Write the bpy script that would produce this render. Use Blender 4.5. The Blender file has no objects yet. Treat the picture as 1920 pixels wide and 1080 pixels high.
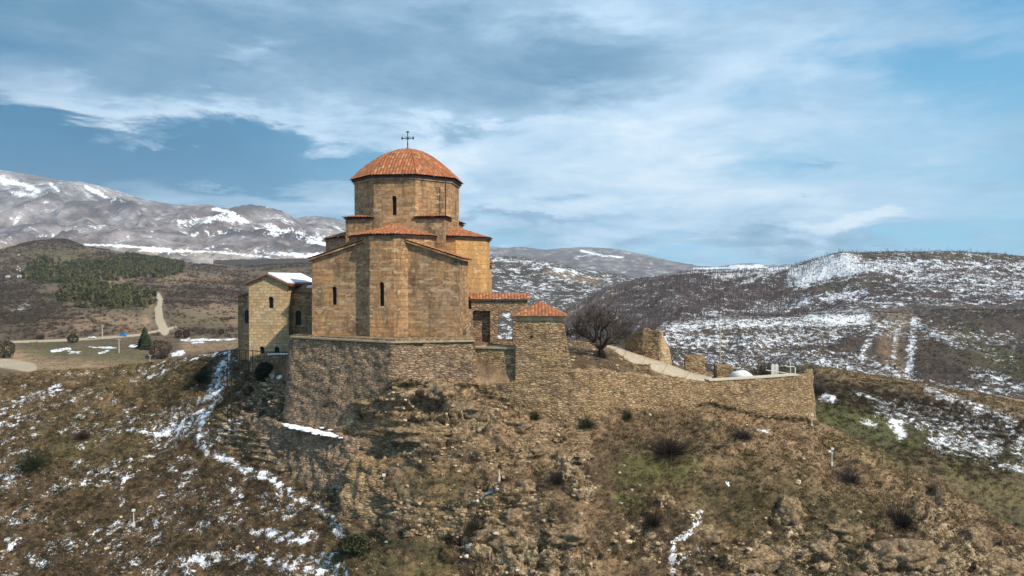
import bpy, bmesh, math, random
import numpy as np
from mathutils import Vector, Matrix

random.seed(7)
RNG = np.random.default_rng(11)
S = bpy.context.scene
COL = S.collection
F = 1300.0
PITCH = math.atan(20 / 1300)
CP, SP = math.cos(PITCH), math.sin(PITCH)

# ------------------------------------------------------------------ geometry of the view
def W(px, py, Y):
    v = (540 - py) / F
    k = Y / (CP + SP * v)
    return ((px - 960) / F * k, Y, (-SP + CP * v) * k)
def Zat(py, Y):
    v = (540 - py) / F
    return (-SP + CP * v) / (CP + SP * v) * Y
def Xat(px, Y, Z):
    return (px - 960) / F * (Y * CP - Z * SP)
def proj(x, y, z):
    d = np.maximum(y * CP - z * SP, 1.0)
    return 960 + F * x / d, 540 - F * (y * SP + z * CP) / d

# ------------------------------------------------------------------ noise
def _h(ix, iy, s):
    n = (ix.astype(np.int64) * 374761393 + iy.astype(np.int64) * 668265263 + s * 982451653) & 0x7fffffff
    n = ((n ^ (n >> 13)) * 1274126177) & 0x7fffffff
    return (n ^ (n >> 16)) & 0xffff
def pn(x, y, s=0):
    x0 = np.floor(x); y0 = np.floor(y); fx = x - x0; fy = y - y0
    u = fx * fx * fx * (fx * (fx * 6 - 15) + 10); v = fy * fy * fy * (fy * (fy * 6 - 15) + 10)
    r = 0
    def g(dx, dy):
        a = _h(x0 + dx, y0 + dy, s) * (2 * math.pi / 65536)
        return np.cos(a) * (fx - dx) + np.sin(a) * (fy - dy)
    a = g(0, 0) + u * (g(1, 0) - g(0, 0)); b = g(0, 1) + u * (g(1, 1) - g(0, 1))
    return (a + v * (b - a)) * 1.5
def fbm(x, y, o=5, s=0, gain=.5):
    r = 0; a = 1.; t = 0
    for i in range(o):
        r = r + a * pn(x * 2 ** i + 17.3 * i, y * 2 ** i - 9.1 * i, s + i); t += a; a *= gain
    return r / t * 1.4
def ridged(x, y, o=5, s=0, gain=.5):
    r = 0; a = 1.; t = 0
    for i in range(o):
        r = r + a * (1 - 2 * np.abs(pn(x * 2 ** i + 7.7 * i, y * 2 ** i + 3.1 * i, s + i))); t += a; a *= gain
    return r / t
def cells(x, y, s=0):          # distance to the nearest feature point and that cell's random value
    x0 = np.floor(x); y0 = np.floor(y); best = np.full(x.shape, 9.); val = np.zeros(x.shape)
    for dx in (-1, 0, 1):
        for dy in (-1, 0, 1):
            cx = x0 + dx; cy = y0 + dy
            px_ = cx + _h(cx, cy, s) / 65536; py_ = cy + _h(cx, cy, s + 5) / 65536
            d = (x - px_) ** 2 + (y - py_) ** 2; m = d < best
            best = np.where(m, d, best); val = np.where(m, _h(cx, cy, s + 9) / 65536, val)
    return np.sqrt(best), val
def sstep(a, b, x):
    t = np.clip((x - a) / (b - a), 0, 1); return t * t * (3 - 2 * t)

# ------------------------------------------------------------------ objects
def tag(o, label=None, cat=None, group=None, kind=None):
    if label and not kind: kind = 'thing'
    if label: o['label'] = label
    if cat: o['category'] = cat
    if group: o['group'] = group
    if kind: o['kind'] = kind
    return o
def empty(name, loc, rz=0, label=None, cat=None, group=None):
    o = bpy.data.objects.new(name, None); COL.objects.link(o)
    o.location = loc; o.rotation_euler = (0, 0, rz); o.empty_display_size = .3
    return tag(o, label, cat, group)
def link(name, me, mat=None, parent=None, smooth=False):
    o = bpy.data.objects.new(name, me); COL.objects.link(o)
    if mat is not None: me.materials.append(mat)
    if parent is not None: o.parent = parent
    if smooth: me.polygons.foreach_set('use_smooth', [True] * len(me.polygons))
    return o
def npmesh(name, V, Fc, uv=None, attrs=None):
    """V (n,3); Fc (m,k) constant k; uv (m,k,2); attrs {name:(n,4) or (n,)}"""
    me = bpy.data.meshes.new(name); V = np.asarray(V, dtype=np.float32); Fc = np.asarray(Fc, dtype=np.int32)
    m, k = Fc.shape
    me.vertices.add(len(V)); me.vertices.foreach_set('co', V.ravel())
    me.loops.add(m * k); me.loops.foreach_set('vertex_index', Fc.ravel())
    me.polygons.add(m); me.polygons.foreach_set('loop_start', np.arange(0, m * k, k, dtype=np.int32))
    me.polygons.foreach_set('loop_total', np.full(m, k, dtype=np.int32))
    me.update(calc_edges=True)
    if uv is not None:
        l = me.uv_layers.new(name='UVMap'); l.data.foreach_set('uv', np.asarray(uv, dtype=np.float32).ravel())
    for n, a in (attrs or {}).items():
        a = np.asarray(a, dtype=np.float32)
        if a.ndim == 1:
            at = me.attributes.new(n, 'FLOAT', 'POINT'); at.data.foreach_set('value', a)
        else:
            at = me.attributes.new(n, 'FLOAT_COLOR', 'POINT'); at.data.foreach_set('color', a.ravel())
    return me
class MB:
    """collects polygons with per-loop uv in metres"""
    def __init__(s): s.v = []; s.f = []; s.uv = []
    def poly(s, pts, uv=None):
        pts = [Vector(p) for p in pts]; i = len(s.v); s.v += [tuple(p) for p in pts]
        s.f.append(tuple(range(i, i + len(pts))))
        if uv is None:
            n = Vector((0, 0, 0))
            for a in range(len(pts)):
                p, q = pts[a], pts[(a + 1) % len(pts)]
                n += Vector(((p.y - q.y) * (p.z + q.z), (p.z - q.z) * (p.x + q.x), (p.x - q.x) * (p.y + q.y)))
            if n.length < 1e-9: n = Vector((0, 0, 1))
            n.normalize(); t = Vector((-n.y, n.x, 0))
            if t.length < .05: t = Vector((1, 0, 0)); b = Vector((0, 1, 0))
            else: t.normalize(); b = Vector((0, 0, 1)) if abs(n.z) < .6 else n.cross(t)
            uv = [(p.dot(t), p.dot(b)) for p in pts]
        s.uv += [tuple(u) for u in uv]
    def prism(s, pts, z0, z1, top=True, bottom=True):
        """pts counter-clockwise; z0,z1 numbers or lists"""
        n = len(pts); a = z0 if isinstance(z0, (list, tuple)) else [z0] * n; b = z1 if isinstance(z1, (list, tuple)) else [z1] * n
        for i in range(n):
            j = (i + 1) % n
            s.poly([(*pts[i], a[i]), (*pts[j], a[j]), (*pts[j], b[j]), (*pts[i], b[i])])
        if top: s.poly([(*pts[i], b[i]) for i in range(n)])
        if bottom: s.poly([(*pts[i], a[i]) for i in range(n - 1, -1, -1)])
    def box(s, x0, x1, y0, y1, z0, z1): s.prism([(x0, y0), (x1, y0), (x1, y1), (x0, y1)], z0, z1)
    def hull(s, prof, y0, y1):
        """profile (x,z) counter-clockwise seen from -y, extruded along y"""
        n = len(prof)
        s.poly([(x, y0, z) for x, z in prof]); s.poly([(x, y1, z) for x, z in reversed(prof)])
        for i in range(n):
            (xa, za), (xb, zb) = prof[i], prof[(i + 1) % n]
            s.poly([(xa, y0, za), (xa, y1, za), (xb, y1, zb), (xb, y0, zb)])
    def tube(s, p, q, r, r2=None, n=8):
        p, q = Vector(p), Vector(q); d = q - p
        if d.length < 1e-6: return
        d.normalize(); a = d.orthogonal().normalized(); b = d.cross(a); r2 = r if r2 is None else r2
        A = [p + (a * math.cos(2 * math.pi * i / n) + b * math.sin(2 * math.pi * i / n)) * r for i in range(n)]
        B = [q + (a * math.cos(2 * math.pi * i / n) + b * math.sin(2 * math.pi * i / n)) * r2 for i in range(n)]
        for i in range(n):
            j = (i + 1) % n; s.poly([A[i], A[j], B[j], B[i]])
        s.poly(A[::-1]); s.poly(B)
    def ball(s, c, r, sz=1., n=8, jag=0, seed=0):
        rr = random.Random(seed); P = []
        for j in range(1, n // 2 + 2):
            th = math.pi * j / (n // 2 + 2)
            P.append([(c[0] + r * math.sin(th) * math.cos(2 * math.pi * i / n) * (1 + jag * rr.uniform(-1, 1)), c[1] + r * math.sin(th) * math.sin(2 * math.pi * i / n) * (1 + jag * rr.uniform(-1, 1)), c[2] + sz * r * math.cos(th) * (1 + jag * rr.uniform(-1, 1))) for i in range(n)])
        t = (c[0], c[1], c[2] + sz * r); b = (c[0], c[1], c[2] - sz * r)
        for i in range(n):
            j = (i + 1) % n; s.poly([P[0][i], P[0][j], t]); s.poly([P[-1][j], P[-1][i], b])
            for k in range(len(P) - 1): s.poly([P[k + 1][i], P[k + 1][j], P[k][j], P[k][i]])
    def build(s, name, mat, parent=None, smooth=False, weld=False, loc=None):
        me = bpy.data.meshes.new(name); me.from_pydata(s.v, [], s.f)
        l = me.uv_layers.new(name='UVMap'); l.data.foreach_set('uv', [c for u in s.uv for c in u])
        if weld:
            bm = bmesh.new(); bm.from_mesh(me); bmesh.ops.remove_doubles(bm, verts=bm.verts, dist=1e-4)
            bmesh.ops.recalc_face_normals(bm, faces=bm.faces); bm.to_mesh(me); bm.free()
        o = link(name, me, mat, parent, smooth)
        if loc is not None: o.location = loc
        return o
def cut(o, cutters):
    """boolean away closed MB shapes given in the same local space"""
    for c in cutters:
        k = c.build('cutter', None, None, weld=True); k.matrix_world = Matrix()
        keep = o.parent; o.parent = None
        m = o.modifiers.new('b', 'BOOLEAN'); m.operation = 'DIFFERENCE'; m.solver = 'EXACT'; m.object = k
        dg = bpy.context.evaluated_depsgraph_get(); dg.update()
        me = bpy.data.meshes.new_from_object(o.evaluated_get(dg)); o.modifiers.clear(); o.data = me; o.parent = keep
        bpy.data.objects.remove(k)
def arch_prism(w, h, d0, d1, cx=0, z0=0, n=8):
    """arched opening, width w, total height h, along y from d0 to d1"""
    r = w / 2; prof = [(cx - r, z0), (cx + r, z0)]
    for i in range(n + 1):
        a = math.pi * i / n; prof.append((cx + r * math.cos(a), z0 + h - r + r * math.sin(a)))
    m = MB(); m.hull(prof, d0, d1); return m
def bx(*a):
    m = MB(); m.box(*a); return m
def xf(mb, M):
    mb.v = [tuple(M @ Vector(p)) for p in mb.v]; return mb

# ------------------------------------------------------------------ material helper
class N:
    def __init__(s, tree): s.t = tree; s.n = tree.nodes; s.l = tree.links
    def _in(s, sock, v):
        if v is None: return
        if isinstance(v, bpy.types.NodeSocket): s.l.new(v, sock)
        elif isinstance(v, (tuple, list)) and len(v) == 3 and sock.type == 'RGBA': sock.default_value = (*v, 1)
        elif not isinstance(v, (tuple, list)) and sock.type == 'VECTOR': sock.default_value = (v, v, v)
        else: sock.default_value = v
    def node(s, typ, **kw):
        n = s.n.new(typ)
        for k, v in kw.items(): setattr(n, k, v)
        return n
    def math(s, op, a, b=None, c=None, clamp=False):
        n = s.node('ShaderNodeMath', operation=op, use_clamp=clamp)
        for i, v in enumerate((a, b, c)): s._in(n.inputs[i], v)
        return n.outputs[0]
    def vmath(s, op, a, b=None):
        n = s.node('ShaderNodeVectorMath', operation=op); s._in(n.inputs[0], a); s._in(n.inputs[1], b)
        return n.outputs['Value'] if op in ('DOT_PRODUCT', 'LENGTH') else n.outputs[0]
    def scale(s, v, f):
        n = s.node('ShaderNodeVectorMath', operation='SCALE'); s._in(n.inputs[0], v); s._in(n.inputs[3], f); return n.outputs[0]
    def noise(s, vec, scale, detail=4, rough=.55, dist=0., color=False):
        n = s.node('ShaderNodeTexNoise'); s._in(n.inputs['Vector'], vec); n.inputs['Scale'].default_value = scale
        n.inputs['Detail'].default_value = detail; n.inputs['Roughness'].default_value = rough; n.inputs['Distortion'].default_value = dist
        return n.outputs['Color' if color else 'Fac']
    def voro(s, vec, scale, feature='F1', out='Distance', rnd=1.):
        n = s.node('ShaderNodeTexVoronoi', feature=feature); s._in(n.inputs['Vector'], vec); n.inputs['Scale'].default_value = scale
        n.inputs['Randomness'].default_value = rnd; return n.outputs[out]
    def mapr(s, v, a, b, c=0., d=1., smooth=False):
        n = s.node('ShaderNodeMapRange', clamp=True)
        if smooth: n.interpolation_type = 'SMOOTHSTEP'
        for i, x in enumerate((v, a, b, c, d)): s._in(n.inputs[i], x)
        return n.outputs[0]
    def mix(s, f, a, b, blend='MIX'):
        n = s.node('ShaderNodeMix', data_type='RGBA', blend_type=blend); n.clamp_factor = True
        s._in(n.inputs[0], f); s._in(n.inputs[6], a); s._in(n.inputs[7], b); return n.outputs[2]
    def ramp(s, f, stops, interp='LINEAR'):
        n = s.node('ShaderNodeValToRGB'); r = n.color_ramp; r.interpolation = interp
        while len(r.elements) < len(stops): r.elements.new(.5)
        for e, (p, c) in zip(r.elements, stops): e.position = p; e.color = (*c, 1)
        s._in(n.inputs[0], f); return n.outputs[0]
    def attr(s, name, out='Fac'):
        n = s.node('ShaderNodeAttribute', attribute_name=name); return n.outputs[out]
    def sep(s, c):
        n = s.node('ShaderNodeSeparateColor'); s._in(n.inputs[0], c); return n.outputs
    def sepv(s, c):
        n = s.node('ShaderNodeSeparateXYZ'); s._in(n.inputs[0], c); return n.outputs
    def comb(s, x, y, z=0.):
        n = s.node('ShaderNodeCombineXYZ')
        for i, v in enumerate((x, y, z)): s._in(n.inputs[i], v)
        return n.outputs[0]
    def stretch(s, v, sc):
        n = s.node('ShaderNodeVectorMath', operation='MULTIPLY'); s._in(n.inputs[0], v); n.inputs[1].default_value = sc; return n.outputs[0]
    def bump(s, h, strength=.5, dist=.1, normal=None):
        n = s.node('ShaderNodeBump'); s._in(n.inputs['Height'], h); n.inputs['Strength'].default_value = strength
        n.inputs['Distance'].default_value = dist
        if normal is not None: s._in(n.inputs['Normal'], normal)
        return n.outputs[0]
    def brick(s, vec, w, h, mortar=.02, smooth=.2):
        n = s.node('ShaderNodeTexBrick'); s._in(n.inputs['Vector'], vec)
        n.inputs['Color1'].default_value = (0, 0, 0, 1); n.inputs['Color2'].default_value = (1, 1, 1, 1); n.inputs['Mortar'].default_value = (.5, .5, .5, 1)
        n.inputs['Scale'].default_value = 1; n.inputs['Mortar Size'].default_value = mortar; n.inputs['Mortar Smooth'].default_value = smooth
        n.inputs['Brick Width'].default_value = w; n.inputs['Row Height'].default_value = h; n.inputs['Bias'].default_value = 0
        n.offset = .5; n.squash = .72; n.squash_frequency = 3
        return n.outputs['Color'], n.outputs['Fac']
def mat(name, fn):
    m = bpy.data.materials.new(name); m.use_nodes = True; t = m.node_tree; t.nodes.clear(); g = N(t)
    out = g.node('ShaderNodeOutputMaterial'); b = g.node('ShaderNodeBsdfPrincipled'); g.l.new(b.outputs[0], out.inputs[0])
    b.inputs['Roughness'].default_value = .9; b.inputs['Specular IOR Level'].default_value = .2
    fn(g, b); return m
def simple(name, col, rough=.7, metal=0., var=.25, sc=3.):
    def f(g, b):
        c = g.node('ShaderNodeTexCoord').outputs['Object']; n = g.noise(c, sc, 5)
        g._in(b.inputs['Base Color'], g.mix(n, tuple(x * (1 - var) for x in col), tuple(min(1, x * (1 + var)) for x in col)))
        b.inputs['Roughness'].default_value = rough; b.inputs['Metallic'].default_value = metal
    return mat(name, f)

def ashlar_fn(bw, bh, cols, stain=.5, dist=.05, mort=.014, patch=None):
    def f(g, b):
        uv = g.node('ShaderNodeTexCoord').outputs['UV']; P = g.node('ShaderNodeTexCoord').outputs['Object']
        wob = g.scale(g.vmath('SUBTRACT', g.noise(uv, 1.6, 3, color=True), (.5, .5, .5)), dist)
        wob2 = g.scale(g.vmath('SUBTRACT', g.noise(uv, 7., 2, color=True), (.5, .5, .5)), dist * .35)
        v = g.vmath('ADD', g.vmath('ADD', uv, wob), wob2)
        c, fac = g.brick(v, bw, bh, mort, .5)
        c2, fac2 = g.brick(g.vmath('ADD', v, (13.37, 7.13, 0)), bw * 1.9, bh, mort * .7, .5)
        rnd = g.math('ADD', g.math('MULTIPLY', g.sep(c)[0], .65), g.math('MULTIPLY', g.sep(c2)[0], .35))
        base = g.ramp(rnd, [(i / (len(cols) - 1), k) for i, k in enumerate(cols)])
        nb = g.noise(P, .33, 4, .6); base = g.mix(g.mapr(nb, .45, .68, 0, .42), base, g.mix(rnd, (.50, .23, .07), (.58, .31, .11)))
        ns = g.noise(g.stretch(P, (1., 1., .25)), .75, 5, .7)
        base = g.mix(g.mapr(ns, .46, .64, 0, stain), base, g.mix(rnd, (.065, .046, .030), (.15, .11, .07)))
        ng = g.noise(P, 3.3, 5, .75); base = g.mix(g.mapr(ng, .52, .72, 0, .55), base, (.60, .43, .25))
        base = g.mix(g.mapr(ng, .48, .28, 0, .75), base, (.11, .078, .05))
        nf = g.noise(P, 17., 3, .75); base = g.mix(g.mapr(nf, .55, .7, 0, .55), base, (.10, .072, .048))
        pal = g.noise(g.stretch(P, (1, 1, 2.2)), 1.0, 2, .5, .5); base = g.mix(g.mapr(pal, .62, .64, 0, .5), base, (.60, .45, .27))
        base = g.mix(g.math('MULTIPLY', fac, g.mapr(ng, .42, .62, .05, .7)), base, (.12, .085, .055))
        g._in(b.inputs['Base Color'], base)
        hgt = g.math('ADD', g.math('MULTIPLY', fac, -.8), g.math('ADD', g.math('MULTIPLY', rnd, .45), g.math('MULTIPLY', ng, .5)))
        g._in(b.inputs['Normal'], g.bump(hgt, .7, .06))
    return f
OCH = [(.14, .086, .052), (.36, .205, .098), (.22, .14, .085), (.48, .27, .125), (.30, .205, .135), (.60, .40, .24)]
M = {}
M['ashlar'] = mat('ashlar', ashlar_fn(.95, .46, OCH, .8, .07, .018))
M['ashlar_clean'] = mat('ashlar_clean', ashlar_fn(1.1, .55, [(.50, .26, .09), (.58, .31, .11), (.46, .26, .10), (.62, .37, .15)], .35))
PALE = [(.44, .32, .18), (.60, .46, .28), (.36, .26, .15), (.52, .37, .20), (.66, .52, .33)]
M['pale_stone'] = mat('pale_stone', ashlar_fn(.7, .36, PALE, .3, .08, .03))
RUB = [(.15, .105, .062), (.30, .205, .12), (.20, .15, .10), (.40, .29, .175), (.24, .155, .095), (.34, .24, .145)]
def rubble_fn(cols, mort, stain=.5, stainc=(.075, .06, .042)):
    def f(g, b):
        uv = g.node('ShaderNodeTexCoord').outputs['UV']; P = g.node('ShaderNodeTexCoord').outputs['Object']
        v = g.vmath('ADD', g.stretch(uv, (1.75, 5.0, 1)), g.scale(g.vmath('SUBTRACT', g.noise(uv, 1.5, 3, color=True), (.5, .5, .5)), .9))
        rc = g.sep(g.voro(v, 1., out='Color', rnd=.8)); ed = g.voro(v, 1., 'DISTANCE_TO_EDGE', rnd=.8)
        c2 = g.sep(g.voro(g.scale(v, .42), 1., out='Color', rnd=.9))
        t = g.math('ADD', g.math('MULTIPLY', rc[0], .7), g.math('MULTIPLY', c2[0], .3))
        base = g.ramp(t, [(i / (len(cols) - 1), k) for i, k in enumerate(cols)], 'LINEAR')
        n1 = g.noise(P, .45, 4, .65); n2 = g.noise(P, 2.2, 5, .75); n3 = g.noise(P, 14., 3, .7)
        base = g.mix(g.mapr(n1, .46, .62, 0, stain), base, g.mix(rc[1], stainc, tuple(x * 2.4 for x in stainc)))
        n0 = g.noise(g.stretch(P, (1, 1, 1.6)), .9, 4, .7); base = g.mix(g.mapr(n0, .54, .66, 0, .6), base, g.mix(rc[1], cols[-1], cols[-2])); base = g.mix(g.mapr(n0, .45, .34, 0, .55), base, stainc)
        base = g.mix(g.mapr(n2, .55, .72, 0, .6), base, cols[-1]); base = g.mix(g.mapr(n2, .46, .30, 0, .9), base, (.04, .03, .022))
        base = g.mix(g.mapr(n3, .55, .72, 0, .5), base, (.06, .045, .03))
        base = g.mix(g.math('MULTIPLY', g.mapr(ed, .0, .11, 1, 0), g.mapr(n2, .35, .6, .85, .45)), base, mort)
        g._in(b.inputs['Base Color'], base)
        h = g.math('ADD', g.mapr(ed, 0, .16, 0, .8), g.math('ADD', g.math('MULTIPLY', rc[2], .5), g.math('MULTIPLY', n2, .8)))
        g._in(b.inputs['Normal'], g.bump(h, .9, .12))
    return f
M['rubble'] = mat('rubble', rubble_fn([(.18, .115, .07), (.38, .255, .155), (.26, .175, .11), (.49, .34, .21), (.34, .205, .13), (.64, .48, .32)], (.09, .06, .04)))
WRM = [(.30, .19, .095), (.44, .30, .155), (.34, .215, .11), (.52, .38, .215), (.40, .24, .12), (.24, .15, .085)]
M['rubble_warm'] = mat('rubble_warm', rubble_fn([(.20, .125, .065), (.40, .26, .13), (.27, .175, .095), (.48, .33, .18), (.33, .21, .115), (.60, .45, .27)], (.10, .068, .042), .4, (.10, .075, .045)))

def tile_fn(g, b):
    uv = g.node('ShaderNodeTexCoord').outputs['UV']; P = g.node('ShaderNodeTexCoord').outputs['Object']
    q = g.sepv(uv); cell = g.comb(g.math('FLOOR', q[0]), g.math('FLOOR', g.math('ADD', q[1], g.math('MULTIPLY', g.math('FLOOR', q[0]), .37))))
    wn = g.node('ShaderNodeTexWhiteNoise', noise_dimensions='2D'); g._in(wn.inputs['Vector'], cell)
    base = g.ramp(wn.outputs['Value'], [(0, (.24, .075, .035)), (.3, (.34, .108, .044)), (.7, (.42, .15, .058)), (.93, (.50, .23, .11)), (1, (.33, .19, .12))])
    n = g.noise(P, 1.3, 6, .65); base = g.mix(g.mapr(n, .45, .68, 0, .75), base, (.17, .085, .05))
    n2 = g.noise(P, 9., 4, .6); base = g.mix(g.mapr(n2, .56, .75, 0, .6), base, (.33, .27, .18))
    fr = g.math('ABSOLUTE', g.math('SUBTRACT', g.math('FRACT', q[0]), .5))
    base = g.mix(g.mapr(fr, .32, .5, 0, .8), base, (.10, .035, .02))
    g._in(b.inputs['Base Color'], base); g._in(b.inputs['Normal'], g.bump(n2, .3, .03))
M['tile'] = mat('roof_tile', tile_fn)
M['dark_iron'] = simple('dark_iron', (.035, .03, .028), .6, .5)
M['gutter'] = simple('gutter', (.045, .04, .04), .6, .3)
M['ledge'] = simple('ledge_stone', (.34, .27, .165), .9, 0, .5, 2.)
M['hole'] = simple('window_dark', (.012, .011, .012), .35)
M['snow'] = simple('snow', (.78, .80, .84), .6, 0, .05)
M['path'] = None

# ------------------------------------------------------------------ terrain sheets
def pchip_rows(A, t):
    n = len(A); d = np.diff(A, axis=0); m = np.zeros_like(A)
    s = np.sign(d[:-1]) * np.sign(d[1:]) > 0
    m[1:-1] = np.where(s, 2 * d[:-1] * d[1:] / np.where(np.abs(d[:-1] + d[1:]) < 1e-9, 1, d[:-1] + d[1:]), 0); m[0] = d[0]; m[-1] = d[-1]
    i = np.clip(np.floor(t).astype(int), 0, n - 2); f = (t - i)[:, None]
    h00 = 2 * f ** 3 - 3 * f ** 2 + 1; h10 = f ** 3 - 2 * f ** 2 + f; h01 = -2 * f ** 3 + 3 * f ** 2; h11 = f ** 3 - f ** 2
    return h00 * A[i] + h10 * m[i] + h01 * A[i + 1] + h11 * m[i + 1]
def smooth1(a, k):
    if k < 1: return a
    w = np.hanning(2 * k + 3)[1:-1]; w /= w.sum(); return np.convolve(np.pad(a, k, mode='edge'), w, 'valid')
def strokes(px, py, items, mode='max'):
    out = np.zeros(px.shape)
    for pts, w, st in items:
        d2 = np.full(px.shape, 1e12)
        if len(pts) == 1: pts = [pts[0], (pts[0][0] + .01, pts[0][1])]
        for (ax, ay), (bx, by) in zip(pts, pts[1:]):
            dx, dy = bx - ax, by - ay; L = dx * dx + dy * dy + 1e-9
            t = np.clip(((px - ax) * dx + (py - ay) * dy) / L, 0, 1)
            d2 = np.minimum(d2, (px - ax - t * dx) ** 2 + (py - ay - t * dy) ** 2)
        out = np.maximum(out, st * (1 - sstep(.1, 1.25, np.sqrt(d2) / w)))
    return out
def sheet(name, curves, px0, px1, nc, nseg, disp, masks, material, sm=6, zkeys=(), kind='structure'):
    """curves: list of lists (px, py|('z',z), Y)"""
    px = np.linspace(px0, px1, nc); Ys, Zs = [], []
    for c in curves:
        k = [p[0] for p in c]; Y = np.array([p[2] for p in c], float)
        Z = np.array([p[1][1] if isinstance(p[1], tuple) else Zat(p[1], p[2]) for p in c], float)
        Ys.append(smooth1(np.interp(px, k, Y), sm)); Zs.append(smooth1(np.interp(px, k, Z), sm))
    Ys = np.array(Ys); Zs = np.array(Zs)
    segs = nseg if isinstance(nseg, (list, tuple)) else [nseg] * (len(curves) - 1)
    t = np.concatenate([np.arange(n) / n + i for i, n in enumerate(segs)] + [[len(curves) - 1.]])
    Y = pchip_rows(Ys, t); Z = pchip_rows(Zs, t)
    X = (px[None, :] - 960) / F * (Y * CP - Z * SP)
    P = np.stack([X, Y, Z], -1)
    gu = np.gradient(P, axis=1); gv = np.gradient(P, axis=0); nrm = np.cross(gu, gv); nrm /= np.linalg.norm(nrm, axis=-1, keepdims=True) + 1e-9
    ppx, ppy = proj(P[..., 0], P[..., 1], P[..., 2])
    T = np.broadcast_to(t[:, None], X.shape)
    P = disp(P, nrm, ppx, ppy, T)
    ppx, ppy = proj(P[..., 0], P[..., 1], P[..., 2])
    at = {}
    for n, fn in masks.items(): at[n] = fn(ppx, ppy, P, T).ravel()
    nr = len(t); idx = np.arange(nr * nc).reshape(nr, nc)
    Q = np.stack([idx[:-1, :-1], idx[:-1, 1:], idx[1:, 1:], idx[1:, :-1]], -1).reshape(-1, 4)
    me = npmesh(name, P.reshape(-1, 3), Q, attrs=at)
    o = link(name, me, material, None, True); tag(o, kind=kind)
    return dict(P=P, px=ppx, py=ppy, T=T, at={k: v.reshape(nr, nc) for k, v in at.items()}, o=o)
def pick(sh, n, weight):
    """n random points on a sheet, area weighted times weight(px,py,P,T,at)"""
    P = sh['P']; a = P[1:, :-1] - P[:-1, :-1]; b = P[:-1, 1:] - P[:-1, :-1]
    A = np.linalg.norm(np.cross(a, b), axis=-1); sl = (slice(0, -1), slice(0, -1))
    w = A * weight(sh['px'][sl], sh['py'][sl], P[sl], sh['T'][sl], {k: v[sl] for k, v in sh['at'].items()})
    w = w.ravel() / w.sum(); k = RNG.choice(len(w), n, p=w); i, j = np.unravel_index(k, A.shape)
    u = RNG.random(n)[:, None]; v = RNG.random(n)[:, None]
    p = P[i, j] + a[i, j] * v + b[i, j] * u
    nn = np.cross(b[i, j], a[i, j]); nn /= np.linalg.norm(nn, axis=1, keepdims=True) + 1e-9
    nn *= np.sign(nn[:, 2:3] + 1e-9)
    return p, nn, sh['px'][i, j], sh['py'][i, j]

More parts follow.
